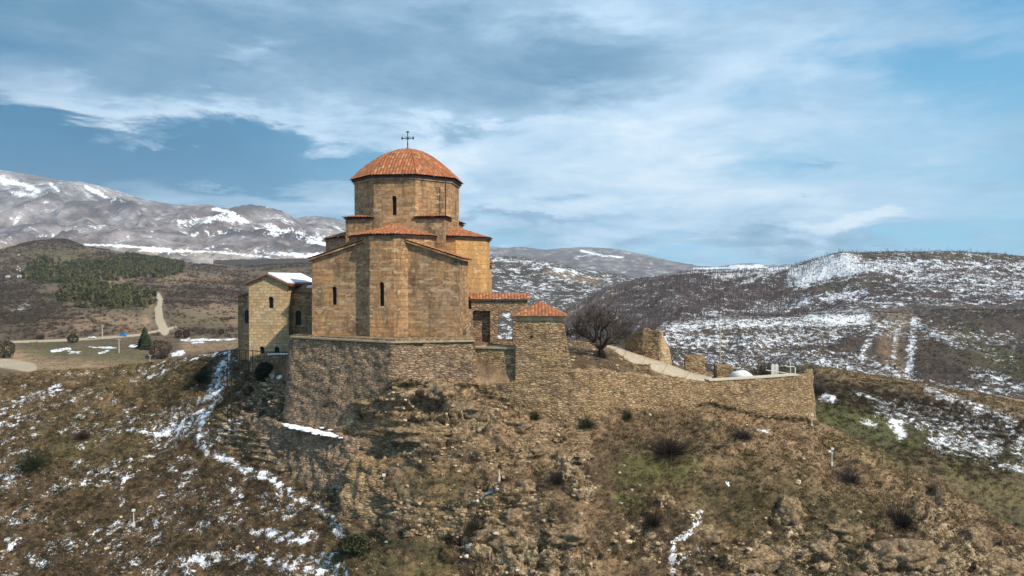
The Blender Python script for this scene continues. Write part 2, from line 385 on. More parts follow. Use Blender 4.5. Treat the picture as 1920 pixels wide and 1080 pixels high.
# ---- terrain materials
def ground_fn(cols, nscale=1., rockc=(.27, .22, .16), snow_scale=1.2, snow_st=(1, 1, 1), bump=.6, bdist=.3, snowk=1.1, mason=False):
    def f(g, b):
        P = g.node('ShaderNodeTexCoord').outputs['Object']
        n1 = g.noise(P, .12 * nscale, 3, .6); n2 = g.noise(P, .7 * nscale, 5, .68); n3 = g.noise(P, 4.5 * nscale, 4, .78); n4 = g.noise(P, .3 * nscale, 3, .6, 1.)
        base = g.ramp(g.math('ADD', g.math('MULTIPLY', n2, .65), g.math('MULTIPLY', n3, .35)), [(.25 + .5 * i / (len(cols) - 1), c) for i, c in enumerate(cols)])
        base = g.mix(g.mapr(n1, .42, .62, 0, .6), base, g.mix(n3, cols[0], cols[1])); base = g.mix(g.mapr(n4, .54, .70, 0, .5), base, g.mix(n3, cols[2], cols[-1]))
        base = g.mix(g.math('MULTIPLY', g.attr('tan'), g.mapr(n2, .3, .6, .5, 1)), base, g.ramp(n3, [(.25, (.17, .10, .058)), (.5, (.42, .27, .155)), (.75, (.64, .46, .29))]))
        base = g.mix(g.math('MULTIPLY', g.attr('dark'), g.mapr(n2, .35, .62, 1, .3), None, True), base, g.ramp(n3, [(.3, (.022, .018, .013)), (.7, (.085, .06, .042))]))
        base = g.mix(g.math('MULTIPLY', g.attr('green'), g.mapr(n4, .35, .6, .3, 1)), base, g.ramp(n3, [(.3, (.05, .055, .018)), (.7, (.14, .15, .045))]))
        vr = g.voro(g.vmath('ADD', P, g.scale(g.noise(P, .8 * nscale, 3, color=True), 1.2)), 1.1 * nscale, 'DISTANCE_TO_EDGE')
        rk = g.math('ADD', g.attr('rock'), g.math('MULTIPLY', g.math('SUBTRACT', n2, .5), 1.6))
        rk = g.mapr(rk, .45, .6, 0, 1)
        rc = g.ramp(g.noise(P, 3. * nscale, 5, .78), [(.25, tuple(x * .25 for x in rockc)), (.45, tuple(x * .75 for x in rockc)), (.6, rockc), (.8, tuple(min(1, x * 1.7) for x in rockc))])
        rc = g.mix(g.mapr(vr, .0, .05, .7, 0), rc, (.04, .032, .024))
        base = g.mix(rk, base, rc)
        hm = None
        if mason:
            q = g.sepv(P); uv = g.comb(g.math('ADD', q[0], g.math('MULTIPLY', q[1], .35)), g.math('ADD', q[2], g.math('MULTIPLY', q[0], .03)))
            uv = g.vmath('ADD', uv, g.scale(g.vmath('SUBTRACT', g.noise(P, 1.3, 4, color=True), (.5, .5, .5)), .35))
            c, fac = g.brick(uv, .62, .27, .04, .5)
            mc = g.ramp(g.sep(c)[0], [(0, (.11, .075, .045)), (.4, (.36, .25, .14)), (.7, (.56, .41, .24)), (1, (.20, .14, .085))])
            mc = g.mix(g.mapr(fac, 0, 1, 0, .85), mc, (.05, .04, .028)); mc = g.mix(g.mapr(n3, .4, .7, 0, .5), mc, (.12, .095, .055))
            ms = g.mapr(g.math('ADD', g.attr('mason'), g.math('MULTIPLY', g.math('SUBTRACT', n2, .5), 1.3)), .42, .6, 0, 1)
            base = g.mix(ms, base, mc); hm = g.math('MULTIPLY', g.math('MULTIPLY', fac, -.5), ms)
        base = g.mix(g.mapr(g.attr('path'), .35, .6, 0, 1), base, g.ramp(n3, [(.3, (.30, .235, .16)), (.7, (.50, .41, .29))]))
        ns = g.noise(g.stretch(P, snow_st), snow_scale, 5, .7); nf = g.noise(g.stretch(P, snow_st), snow_scale * 4.3, 4, .75)
        sv = g.math('ADD', g.attr('snow'), g.math('MULTIPLY', g.math('SUBTRACT', g.math('ADD', g.math('MULTIPLY', ns, .55), g.math('MULTIPLY', nf, .45)), .5), snowk * 3.6))
        sf = g.math('MULTIPLY', g.mapr(sv, .47, .56, 0, 1), g.mapr(g.attr('snow'), .02, .1, 0, 1))
        base = g.mix(sf, base, (.80, .82, .86))
        g._in(b.inputs['Base Color'], base)
        h = g.math('ADD', g.math('MULTIPLY', n2, .6), g.math('MULTIPLY', n3, .4)); h = g.math('ADD', h, g.math('MULTIPLY', g.math('MULTIPLY', g.mapr(vr, 0, .12, 0, 1), rk), .3))
        if hm is not None: h = g.math('ADD', h, hm)
        g._in(b.inputs['Normal'], g.bump(h, bump, bdist / nscale))
    return f
NEARC = [(.020, .013, .009), (.062, .040, .024), (.135, .086, .048), (.25, .165, .09), (.48, .34, .20)]
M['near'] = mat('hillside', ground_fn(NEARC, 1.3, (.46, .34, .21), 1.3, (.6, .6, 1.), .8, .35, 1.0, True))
M['spur'] = mat('spur_ground', ground_fn([(.03, .024, .018), (.06, .05, .03), (.11, .09, .05), (.17, .135, .08)], .8, (.2, .17, .14), .9, (1, 1, 1.6), .7, .4, 1.0))
M['right'] = mat('far_hillside', ground_fn([(.04, .030, .026), (.08, .058, .047), (.115, .085, .062), (.17, .13, .08)], .12, (.2, .15, .09), .30, (.8, .8, 1.6), .8, .8, 1.1))
M['right2'] = mat('wooded_hillside', ground_fn([(.055, .040, .040), (.09, .066, .062), (.125, .094, .085), (.17, .13, .115)], .06, (.2, .15, .09), .11, (.8, .8, 1.6), .8, .8, 1.1))
M['right3'] = mat('distant_hillside', ground_fn([(.05, .04, .036), (.08, .062, .052), (.11, .085, .066), (.15, .12, .085)], .03, (.2, .15, .09), .045, (.8, .8, 1.6), .8, .8, 1.1))
M['left'] = mat('plain_ground', ground_fn([(.05, .035, .028), (.10, .070, .050), (.17, .12, .072), (.27, .19, .11)], .2, (.24, .18, .11), .2, (.6, 1.2, 1), .6, .4, 1.0))
def mount_fn(g, b):
    P = g.node('ShaderNodeTexCoord').outputs['Object']; n1 = g.noise(P, .0016, 5, .6); n2 = g.noise(P, .008, 5, .7); n3 = g.noise(P, .05, 3, .7)
    base = g.ramp(n2, [(.3, (.085, .062, .064)), (.5, (.155, .12, .115)), (.7, (.23, .185, .165))])
    base = g.mix(g.mapr(n3, .35, .7, 0, .5), base, (.10, .075, .07))
    base = g.mix(g.math('MULTIPLY', g.attr('tan'), g.mapr(n2, .35, .6, .2, .9)), base, (.36, .29, .20))
    base = g.mix(g.mapr(g.math('ADD', g.attr('dust'), g.math('MULTIPLY', g.math('SUBTRACT', n2, .5), 1.2)), .35, .9, 0, .6), base, (.50, .46, .46))
    base = g.mix(g.math('MULTIPLY', g.attr('dark'), .8), base, (.055, .045, .045))
    sv = g.math('ADD', g.attr('snow'), g.math('MULTIPLY', g.math('SUBTRACT', g.math('ADD', g.math('MULTIPLY', n2, .6), g.math('MULTIPLY', n3, .4)), .5), 3.2))
    base = g.mix(g.mapr(sv, .48, .62, 0, .95), base, (.80, .81, .84))
    g._in(b.inputs['Base Color'], base); g._in(b.inputs['Normal'], g.bump(g.math('ADD', n2, g.math('MULTIPLY', n3, .3)), .8, 25.))
M['mount'] = mat('mountain_ground', mount_fn)

Z0 = lambda px, py, P, T: np.zeros(px.shape)
# ---- near hill
C4 = [(-500, 760, 150), (0, 703, 125), (120, 695, 119), (200, 690, 115), (300, 678, 108), (445, 655, 96), (500, 690, 86), (535, 708, 79.3), (560, 745, 76), (600, 790, 74.2), (655, 800, 72.2), (700, 745, 70.8), (735, 712, 69.8),
      (890, 722, 71.2), (960, 752, 70.2), (1075, 762, 70.2), (1110, 768, 71), (1200, 755, 75), (1330, 757, 79), (1520, 788, 84), (1560, 800, 88), (1700, 880, 82), (1920, 1005, 72), (2400, 1250, 65)]
C3 = [(-500, 850, 118), (0, 790, 100), (200, 770, 98), (300, 765, 95), (445, 775, 83), (480, 800, 78.5), (545, 860, 75.3), (600, 885, 72.8), (650, 912, 69.3), (700, 895, 68), (735, 840, 67.6), (800, 805, 67.6), (890, 800, 67.8), (960, 810, 67.5), (1075, 820, 67.8), (1200, 812, 71), (1330, 815, 73), (1520, 850, 77), (1560, 862, 79), (1700, 920, 77), (1920, 1040, 69.5), (2400, 1300, 62)]
C2 = [(-500, 960, 95), (0, 900, 84), (200, 900, 82), (300, 900, 80), (445, 890, 76.5), (545, 930, 71.5), (600, 950, 69.2), (650, 968, 65.6), (700, 960, 64.3), (735, 925, 63.6), (800, 905, 63), (890, 905, 63), (1075, 900, 63), (1330, 900, 66), (1520, 920, 69), (1700, 985, 68), (1920, 1085, 65), (2400, 1400, 58)]
C1 = [(-500, 1100, 80), (0, 1090, 70), (445, 1080, 65), (650, 1080, 59), (735, 1080, 57), (1075, 1080, 56), (1330, 1080, 58), (1520, 1080, 61), (1700, 1110, 61), (1920, 1190, 60), (2400, 1500, 54)]
C0 = [(p, 1500, Y - 12) for p, _, Y in C1]
def zc(l): return [(p, ('z', z), Y) for p, z, Y in l]
C5 = zc([(-500, -32, 156), (0, -19.5, 131), (200, -17.5, 121), (300, -15, 113), (445, -10.2, 101), (500, -9.9, 92), (545, -9.6, 80.5), (560, -7.1, 79.8), (735, -7.1, 73), (890, -7.1, 74.5), (960, -7.9, 74), (1060, -8.9, 74), (1110, -9.75, 74), (1200, -10.75, 77.5), (1330, -12.7, 81.5), (1495, -12.9, 85.6), (1515, -15.5, 87), (1535, -18.5, 88.5), (1560, -20.5, 92), (1700, -25.5, 88), (1920, -29, 78), (2400, -38, 71)])
C6 = zc([(-500, -60, 200), (0, -36, 165), (300, -34, 160), (420, -24, 130), (450, -10.5, 112), (545, -9.8, 104), (600, -7.1, 104), (870, -7.1, 104), (890, -7.5, 86), (1035, -7.8, 86), (1060, -8.75, 94), (1075, -8.75, 96), (1150, -9.1, 92), (1200, -10.7, 92), (1330, -12.8, 94), (1470, -13.5, 94), (1510, -21, 96), (1560, -27, 100), (1700, -30, 96), (1920, -38, 88), (2400, -50, 82)])
C7 = zc([(-500, -90, 300), (420, -60, 190), (500, -50, 165), (870, -48, 160), (900, -40, 112), (1035, -40, 112), (1075, -48, 165), (1300, -45, 140), (1520, -45, 125), (1700, -48, 115), (2400, -70, 100)])
ROCK = [([(720, 740), (830, 760), (900, 790)], 80, .62), ([(985, 740), (1060, 790)], 45, .45), ([(800, 830), (960, 870)], 60, .5), ([(1060, 870), (1095, 920)], 32, .9), ([(900, 980), (960, 1040), (1060, 1070)], 110, .62),
        ([(1400, 1060), (1560, 1040)], 90, .62), ([(1470, 960), (1490, 990)], 30, .95), ([(1740, 960), (1800, 1040)], 80, .6), ([(1650, 1060), (1900, 1060)], 70, .75), ([(1250, 940)], 28, .8), ([(1180, 1000), (1320, 1060)], 80, .45), ([(440, 700), (520, 760)], 55, .4), ([(720, 900), (760, 960)], 60, .35)]
MASON = [([(440, 800), (560, 850), (640, 900)], 75, .72), ([(500, 740), (560, 800)], 60, .85), ([(680, 870), (700, 960), (800, 975), (1000, 940)], 62, .62), ([(660, 800), (780, 850), (960, 845), (1080, 830)], 48, .55), ([(600, 940), (640, 980)], 40, .5), ([(900, 750), (1100, 770)], 30, .6), ([(1340, 750), (1520, 795)], 26, .5)]
SNOW = [([(420, 690), (400, 735), (380, 775), (350, 800), (300, 820)], 30, .82), ([(380, 775), (372, 815), (390, 848), (425, 862), (460, 885), (500, 892), (545, 925), (600, 955)], 19, .80), ([(460, 885), (452, 918)], 16, .72),
        ([(440, 656), (380, 668)], 7, .95), ([(380, 668), (330, 678), (262, 692)], 5, .75), ([(435, 665), (424, 700)], 14, .85), ([(0, 772), (45, 750), (110, 728)], 20, .66), ([(0, 800), (60, 775)], 20, .6), ([(300, 815), (240, 805)], 10, .7), ([(330, 820), (290, 850), (240, 870)], 12, .62),
        ([(245, 862), (232, 900), (225, 945)], 10, .66), ([(245, 985), (260, 992)], 12, .85), ([(230, 975), (180, 1000), (150, 1040)], 9, .62), ([(395, 970), (440, 980), (490, 1000)], 24, .58), ([(500, 1000), (560, 1010), (590, 1000)], 24, .72), ([(290, 1070), (420, 1040), (560, 1060), (640, 1075)], 40, .60), ([(610, 960), (640, 1005)], 18, .62), ([(0, 1045), (35, 1008)], 10, .78), ([(300, 1000), (260, 1050)], 9, .66),
        ([(430, 930), (560, 960)], 60, .42), ([(330, 880), (420, 960)], 60, .40), ([(532, 798), (580, 806), (636, 822)], 7, 1.1), ([(592, 800), (638, 811), (650, 780)], 4, .9), ([(500, 835), (620, 850)], 26, .50), ([(530, 870), (600, 850)], 20, .46), ([(1312, 962), (1300, 990), (1268, 1015), (1258, 1050), (1262, 1080)], 12, .76), ([(1262, 1060), (1310, 1030)], 14, .62), ([(1362, 903), (1370, 912)], 9, .72), ([(1420, 806), (1446, 810)], 6, 1.0),
        ([(880, 945), (935, 912)], 6, .74), ([(870, 1035), (885, 1020)], 7, .75), ([(250, 715), (330, 690)], 10, .62), ([(170, 735), (60, 745)], 16, .5), ([(450, 680), (480, 700), (530, 710)], 12, .5), ([(1555, 838), (1560, 850)], 4, .6), ([(235, 770), (250, 765)], 9, .75), ([(100, 700), (300, 700)], 14, .42), ([(520, 1060), (640, 1040)], 30, .5)]
TAN = [([(680, 860), (800, 860), (1000, 850)], 70, .85), ([(700, 940), (960, 930)], 50, .6), ([(740, 780), (1000, 790)], 60, .95), ([(1560, 810), (1640, 870), (1700, 930), (1740, 965)], 12, .95), ([(1500, 800), (1600, 850)], 26, .6), ([(1340, 750), (1420, 800), (1520, 850)], 60, .6), ([(1100, 765), (1330, 750)], 22, .7), ([(1640, 850), (1780, 930), (1920, 1010)], 22, .55), ([(740, 730), (1100, 770)], 60, .95), ([(700, 830), (900, 790)], 80, .7), ([(1000, 810), (1110, 810)], 70, .6), ([(900, 860), (1060, 850)], 60, .55), ([(1150, 780), (1500, 880)], 60, .45), ([(1080, 960), (1140, 1060)], 60, .5), ([(1500, 880), (1700, 960)], 60, .45), ([(200, 760), (240, 700)], 40, .55), ([(0, 690), (250, 700)], 14, .5), ([(1800, 960), (1920, 1000)], 60, .5), ([(650, 820), (700, 940)], 40, .45), ([(1140, 800), (1350, 790)], 40, .25), ([(1700, 930), (1780, 980)], 50, .6), ([(1050, 950), (1120, 1040)], 60, .3)]
DARK = [([(60, 1040), (260, 1000), (420, 1000)], 110, .7), ([(560, 880), (640, 960)], 50, .5), ([(0, 900), (120, 960)], 80, .5), ([(1400, 1020), (1560, 1060), (1760, 1070)], 60, .6), ([(1350, 940), (1450, 960)], 60, .5), ([(100, 980), (200, 940), (330, 880), (420, 920), (600, 1010)], 90, .65), ([(300, 760), (340, 720), (420, 690)], 45, .5), ([(560, 1000), (700, 1010), (850, 1030)], 40, .7), ([(420, 800), (560, 870), (640, 960)], 90, .55), ([(20, 840), (80, 880)], 60, .5), ([(806, 738), (812, 768)], 15, 2.2), ([(980, 755), (1060, 780), (1120, 780)], 18, .75), ([(1150, 810), (1330, 830)], 50, .6), ([(640, 720), (700, 760)], 30, .4), ([(750, 712), (830, 722)], 14, .7), ([(870, 900), (1000, 900), (1040, 990)], 50, .5), ([(1200, 950), (1280, 990)], 45, .7), ([(1540, 960), (1680, 1000)], 60, .6), ([(780, 880), (830, 830), (880, 850)], 34, .7), ([(1000, 940), (1120, 1000), (1240, 1010)], 60, .6), ([(700, 1030), (860, 1000)], 50, .6), ([(1130, 860), (1200, 820), (1320, 830)], 40, .6), ([(1430, 900), (1520, 990)], 50, .5), ([(1220, 1060), (1400, 1040)], 40, .6), ([(1400, 880), (1520, 930)], 50, .4), ([(1820, 1030), (1920, 1060)], 60, .5), ([(880, 1000), (890, 1080)], 50, .5)]  # the strongest stroke paints the cave mouth's shade into the ground colour
GREEN = [([(1190, 880), (1290, 870)], 50, .9), ([(1170, 935), (1200, 950)], 25, .9), ([(220, 700), (330, 720)], 60, .4), ([(650, 1050), (800, 1060)], 60, .5), ([(100, 830), (230, 830)], 70, .4), ([(1560, 830), (1700, 870)], 30, .5), ([(1350, 920), (1600, 1000)], 110, .3), ([(800, 900), (900, 940)], 50, .35)]
def near_disp(P, n, px, py, T):
    x, y, z = P[..., 0], P[..., 1], P[..., 2]; u = x; v = y * .8 + z * 1.3
    fade = sstep(.1, .8, np.minimum(T, 9)) * (1 - .75 * sstep(3.7, 4., T))
    rock = strokes(px, py, ROCK)
    d = fbm(u / 9, v / 9, 4, 3) * 1.1 + fbm(u / 2.6, v / 2.6, 4, 9) * .42 + fbm(u / .8, v / .8, 3, 19) * .14
    c, cv = cells(u / 1.7 + fbm(u / 2, v / 2, 3, 40), v / 1.5, 31); c2, cv2 = cells(u / .7, v / .6, 37)
    rk = sstep(.3, .55, rock + fbm(u / 3, v / 3, 4, 55) * .5)
    lay = np.clip(strokes(px, py, MASON) * 1.4, 0, 1) + rk * .6; fz = (z / .62 + .7 * fbm(x / 5, y / 5, 3, 71)) % 1.; d = d + lay * .62 * (sstep(0, .35, fz) * (1 - fz) - .3)
    d = d + rk * ((cv - .35) * 1.8 + (cv2 - .5) * .45 - c * .5)
    cave = strokes(px, py, [([(806, 740), (812, 768)], 22, 1.)])
    d = d - cave * 2.6
    amp = np.where(T < 4.02, 1, .25)
    return P + n * (d * fade * amp)[..., None]
def st(items): return lambda px, py, P, T: strokes(px, py, items)
def near_snow(px, py, P, T):
    j = 9 * fbm(P[..., 0] / 1.6, P[..., 1] / 1.2, 3, 93); s = strokes(px + j, py + .6 * j, [(p_, w_ * .78, v_ * .96) for p_, w_, v_ in SNOW]); s = s * np.where(s > .9, 1, .80 + .75 * fbm(P[..., 0] / 1.1, P[..., 1] / .8, 4, 95))
    left = .36 * sstep(760, 300, px) * sstep(690, 760, py) * sstep(-.15, .25, fbm(P[..., 0] / 7, P[..., 1] / 5, 4, 91)); s = np.maximum(s, left)
    return s
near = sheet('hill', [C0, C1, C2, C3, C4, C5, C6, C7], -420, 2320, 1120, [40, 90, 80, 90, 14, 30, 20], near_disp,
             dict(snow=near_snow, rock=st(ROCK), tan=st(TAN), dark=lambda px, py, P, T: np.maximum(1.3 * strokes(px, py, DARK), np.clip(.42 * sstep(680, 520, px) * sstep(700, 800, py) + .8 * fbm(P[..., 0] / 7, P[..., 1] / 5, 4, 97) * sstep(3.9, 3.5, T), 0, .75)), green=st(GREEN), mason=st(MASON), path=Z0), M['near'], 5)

# ---- right spur with the track
def dsp(a1, s1, a2, s2, a3=0., s3=1., rid=0., rs=1., seed=0, top=None):
    def f(P, n, px, py, T):
        u, v = P[..., 0], P[..., 1]
        d = a1 * fbm(u / s1, v / s1, 5, seed) + a2 * fbm(u / s2, v / s2, 5, seed + 20)
        if a3: d = d + a3 * fbm(u / s3, v / s3, 4, seed + 40)
        if rid: d = d + rid * ridged(u / rs, v / rs, 6, seed + 60)
        if top is not None: d = d * (1 - .7 * np.exp(-((T - top) / .35) ** 2))
        return P + np.stack([0 * d, 0 * d, d], -1)
    return f
spur = sheet('hill', [
    [(1440, 1000, 93), (1560, 1000, 92), (1920, 1150, 88), (2600, 1400, 84)],
    [(1440, 815, 110), (1560, 830, 108), (1700, 885, 105), (1920, 965, 101), (2600, 1230, 95)],
    [(1440, 745, 132), (1560, 752, 130), (1700, 795, 125), (1920, 855, 118), (2600, 1040, 108)],
    [(1440, 688, 155), (1545, 692, 152), (1700, 715, 148), (1920, 755, 140), (2600, 900, 128)],
    zc([(1440, -32, 185), (1920, -36, 170), (2600, -60, 150)]), zc([(1440, -110, 300), (2600, -130, 260)])],
    1440, 2500, 520, [30, 90, 90, 20, 15], dsp(1.3, 16, .5, 4, .35, 1.3, seed=100, top=3), dict(
        snow=st([([(1660, 765), (1700, 775), (1780, 790), (1850, 800)], 34, .55), ([(1545, 745), (1562, 748)], 12, .95), ([(1675, 790), (1690, 815)], 16, .74), ([(1760, 830), (1860, 840)], 34, .55), ([(1740, 730), (1900, 790)], 18, .55), ([(1900, 800), (1920, 850)], 30, .5), ([(1600, 740), (1650, 745)], 14, .5), ([(1860, 870), (1920, 880)], 14, .5), ([(1620, 790), (1640, 800)], 10, .5)]),
        rock=st([([(1640, 740), (1780, 775), (1900, 820)], 40, .55), ([(1820, 880), (1920, 900)], 30, .4)]),
        tan=st([([(1540, 692), (1640, 704), (1760, 722), (1920, 757)], 13, 1.), ([(1560, 700), (1920, 775)], 16, .6), ([(1700, 880), (1900, 920)], 50, .3)]),
        dark=st([([(1560, 740), (1650, 745), (1750, 765), (1920, 815)], 34, .9), ([(1700, 860), (1850, 880)], 40, .5), ([(1500, 720), (1560, 740)], 24, .6)]),
        green=st([([(1530, 785), (1620, 790), (1700, 830)], 40, .9), ([(1800, 870), (1920, 950)], 50, .5)]), path=Z0), M['spur'], 5)

# ---- right hills
def noise_px(px, py, s, sc=40.): return fbm(px / sc, py / sc, 5, s)
h3snow = st([([(1250, 615), (1330, 607), (1420, 604), (1500, 604), (1620, 600)], 22, .66), ([(1260, 640), (1400, 640), (1560, 630)], 34, .56), ([(1280, 680), (1500, 670), (1600, 680), (1700, 710)], 36, .50), ([(1520, 610), (1700, 620), (1900, 640)], 30, .46), ([(1650, 612), (1625, 645), (1608, 690)], 12, .62), ([(1714, 606), (1710, 650), (1703, 700)], 16, .72), ([(1680, 620), (1675, 680)], 9, .66), ([(1640, 700), (1760, 730), (1900, 740)], 26, .56), ([(1720, 610), (1800, 650)], 14, .6), ([(1830, 700), (1920, 730)], 26, .55), ([(1800, 640), (1900, 680)], 26, .40)])
h3 = sheet('hill', [
    [(800, 900, 230), (1250, 800, 240), (1600, 860, 250), (2000, 900, 250), (2700, 1000, 230)],
    [(800, 780, 330), (1250, 690, 320), (1600, 720, 330), (2000, 750, 330), (2700, 800, 300)],
    [(800, 740, 370), (1100, 685, 380), (1250, 648, 390), (1500, 645, 420), (1700, 650, 430), (2000, 660, 420), (2700, 700, 380)],
    [(800, 730, 400), (1000, 672, 425), (1100, 648, 440), (1250, 606, 460), (1330, 599, 475), (1500, 592, 520), (1600, 588, 540), (1750, 580, 550), (2000, 585, 540), (2700, 640, 480)],
    zc([(800, -85, 440), (1250, -45, 520), (1600, -28, 620), (2000, -26, 640), (2700, -50, 580)]),
    zc([(800, -120, 560), (1250, -110, 660), (1600, -50, 720), (2700, -80, 700)])],
    800, 2600, 700, [20, 70, 70, 14, 10], dsp(9, 90, 3, 26, 1., 7, seed=200, top=3), dict(
        snow=lambda px, py, P, T: np.clip(h3snow(px, py, P, T) - .08 - .06 * sstep(1500, 1800, px) + .30 * sstep(1480, 1560, px) * sstep(620, 585, py), 0, .8), rock=st([([(1680, 610), (1670, 680), (1690, 730)], 34, .55)]), tan=st([([(1680, 600), (1665, 650), (1680, 720)], 26, .55), ([(1560, 600), (1700, 590)], 16, .3)]),
        dark=st([([(1000, 672), (1250, 612)], 10, .8), ([(1750, 650), (1920, 700)], 40, .6), ([(1350, 700), (1420, 720)], 40, .4), ([(1640, 640), (1650, 700)], 10, .5)]),
        green=st([([(1820, 640), (1920, 700)], 40, .5), ([(1400, 690), (1600, 690)], 20, .3)]), path=Z0), M['right'], 5)
def h4snow(px, py, P, T):
    s = strokes(px, py, [([(1500, 520), (1560, 498), (1600, 500)], 34, .88), ([(1485, 505), (1480, 530)], 16, .7), ([(1590, 480), (1540, 495), (1500, 510)], 20, .85), ([(1620, 500), (1720, 500)], 24, .66), ([(1540, 560), (1620, 550)], 16, .62), ([(1700, 520), (1920, 540)], 50, .52), ([(1700, 495), (1920, 500)], 24, .50), ([(1600, 560), (1900, 580)], 30, .44), ([(1340, 520), (1420, 512), (1460, 505)], 14, .64), ([(1380, 535), (1480, 500)], 8, .6), ([(1100, 536), (1150, 532)], 7, .8), ([(1210, 516), (1300, 510), (1420, 502)], 5, .72), ([(1420, 575), (1560, 560)], 22, .52), ([(1280, 590), (1480, 580)], 14, .45)])
    return np.maximum(s - .04, (.25 * sstep(900, 1000, px)) + .06 * sstep(1500, 1700, px))
h4 = sheet('hill', [
    [(800, 900, 520), (1250, 680, 600), (1600, 640, 620), (2700, 680, 620)],
    [(800, 820, 640), (1000, 700, 700), (1250, 610, 720), (1480, 600, 740), (1600, 580, 740), (1920, 585, 740), (2700, 640, 700)],
    [(800, 800, 760), (1000, 660, 840), (1130, 590, 880), (1250, 560, 900), (1480, 545, 900), (1600, 525, 900), (1920, 530, 880), (2700, 580, 820)],
    [(800, 780, 850), (950, 670, 950), (1000, 625, 1000), (1060, 578, 1050), (1130, 541, 1080), (1194, 521, 1090), (1300, 510, 1090), (1480, 499, 1070), (1540, 484, 1060), (1580, 473, 1050), (1640, 475, 1050), (1700, 476, 1050), (1800, 472, 1040), (1920, 480, 1020), (2200, 490, 1000), (2700, 530, 950)],
    zc([(800, -200, 950), (1060, -80, 1180), (1300, -20, 1250), (1600, 10, 1300), (2700, -20, 1200)]), zc([(800, -250, 1300), (2700, -250, 1700)])],
    800, 2600, 700, [10, 70, 80, 16, 10], dsp(16, 210, 5, 50, 1.6, 12, seed=300, top=3), dict(
        snow=h4snow, rock=Z0, tan=st([([(1060, 600), (1140, 560)], 24, .3)]), dark=st([([(1560, 545), (1700, 560)], 24, .5), ([(1780, 560), (1900, 575)], 14, .4)]), green=st([([(1550, 540), (1640, 530)], 14, .5), ([(1590, 478), (1900, 482)], 8, .5)]), path=Z0), M['right2'], 4)
h5 = sheet('hill', [
    [(400, 700, 1000), (900, 680, 1050), (1200, 640, 1150), (1700, 640, 1200)],
    [(400, 560, 1400), (900, 570, 1400), (1030, 580, 1400), (1200, 560, 1500), (1700, 560, 1500)],
    [(400, 520, 1800), (900, 520, 1800), (1030, 530, 1800), (1200, 540, 1850), (1700, 545, 1850)],
    [(400, 488, 2200), (600, 484, 2200), (920, 478, 2200), (975, 482, 2200), (1030, 492, 2150), (1100, 505, 2100), (1194, 520, 2050), (1300, 535, 2000), (1700, 550, 2000)],
    zc([(400, -60, 2700), (1700, -150, 2600)]), zc([(400, -250, 3300), (1700, -250, 3200)])],
    400, 1700, 420, [10, 45, 45, 12, 8], dsp(14, 420, 9, 120, 3, 30, seed=400, top=3), dict(
        snow=lambda px, py, P, T: np.maximum(.33 * (px > 880), strokes(px, py, [([(925, 487), (985, 490), (1020, 498)], 6, .55), ([(1000, 495), (1060, 510), (1110, 517)], 5, .5), ([(950, 530), (1040, 540)], 18, .40), ([(930, 560), (1000, 560)], 30, .42), ([(1040, 505), (1080, 512)], 8, .66)])), rock=Z0,
        tan=st([([(1030, 510), (1120, 530)], 10, .5)]), dark=st([([(930, 510), (1000, 520)], 12, .8), ([(1060, 535), (1120, 530)], 12, .4)]), green=st([([(1130, 500), (1180, 520)], 6, .5)]), path=Z0), M['right3'], 3)

# ---- left plain and hills
ROAD = [([(0, 642), (120, 638), (200, 633), (260, 628), (300, 620)], 3.2, 1.), ([(309, 621), (299, 600)], 11, 1.1), ([(270, 626), (330, 614)], 3, 1.), ([(299, 602), (297, 580)], 10, 1.1), ([(297, 582), (301, 562), (296, 553)], 6.5, 1.), ([(300, 620), (330, 612)], 3, .6), ([(0, 680), (30, 684), (60, 690)], 13, 1.0)]
def left_rows():
    r = []
    r.append([(-700, 900, 130), (0, 800, 140), (450, 800, 150), (800, 760, 160)])
    r.append([(-700, 740, 230), (0, 706, 240), (450, 702, 250), (800, 700, 260)])
    r.append([(-700, 680, 330), (0, 664, 335), (450, 660, 340), (800, 665, 340)])
    r.append([(-700, 648, 440), (0, 640, 445), (150, 635, 455), (300, 627, 475), (450, 630, 470), (800, 640, 470)])
    r.append([(-700, 610, 600), (0, 598, 600), (150, 600, 610), (230, 596, 620), (300, 592, 620), (340, 600, 620), (450, 605, 620), (800, 600, 620)])
    r.append([(-700, 555, 850), (0, 553, 850), (150, 550, 850), (240, 548, 850), (300, 556, 850), (450, 560, 850), (800, 560, 850)])
    r.append([(-700, 510, 1200), (0, 520, 1150), (100, 505, 1200), (200, 505, 1250), (300, 512, 1300), (450, 530, 1250), (800, 535, 1250)])
    r.append([(-700, 450, 1700), (-200, 465, 1700), (0, 466, 1650), (60, 453, 1650), (120, 450, 1650), (160, 464, 1650), (250, 481, 1700), (330, 492, 1750), (450, 500, 1700), (560, 496, 1700), (800, 505, 1700)])
    r.append(zc([(-700, -20, 2100), (800, -60, 2100)])); r.append(zc([(-700, -250, 2900), (800, -250, 2900)]))
    return r
LG = [([(60, 510), (150, 515), (240, 500), (320, 500)], 24, .9), ([(130, 550), (220, 560), (270, 570)], 26, .9), ([(60, 480), (160, 480)], 16, .5), ([(60, 655), (200, 660), (260, 675)], 22, .55), ([(30, 600), (60, 610)], 22, .5), ([(320, 590), (420, 600)], 14, .4)]
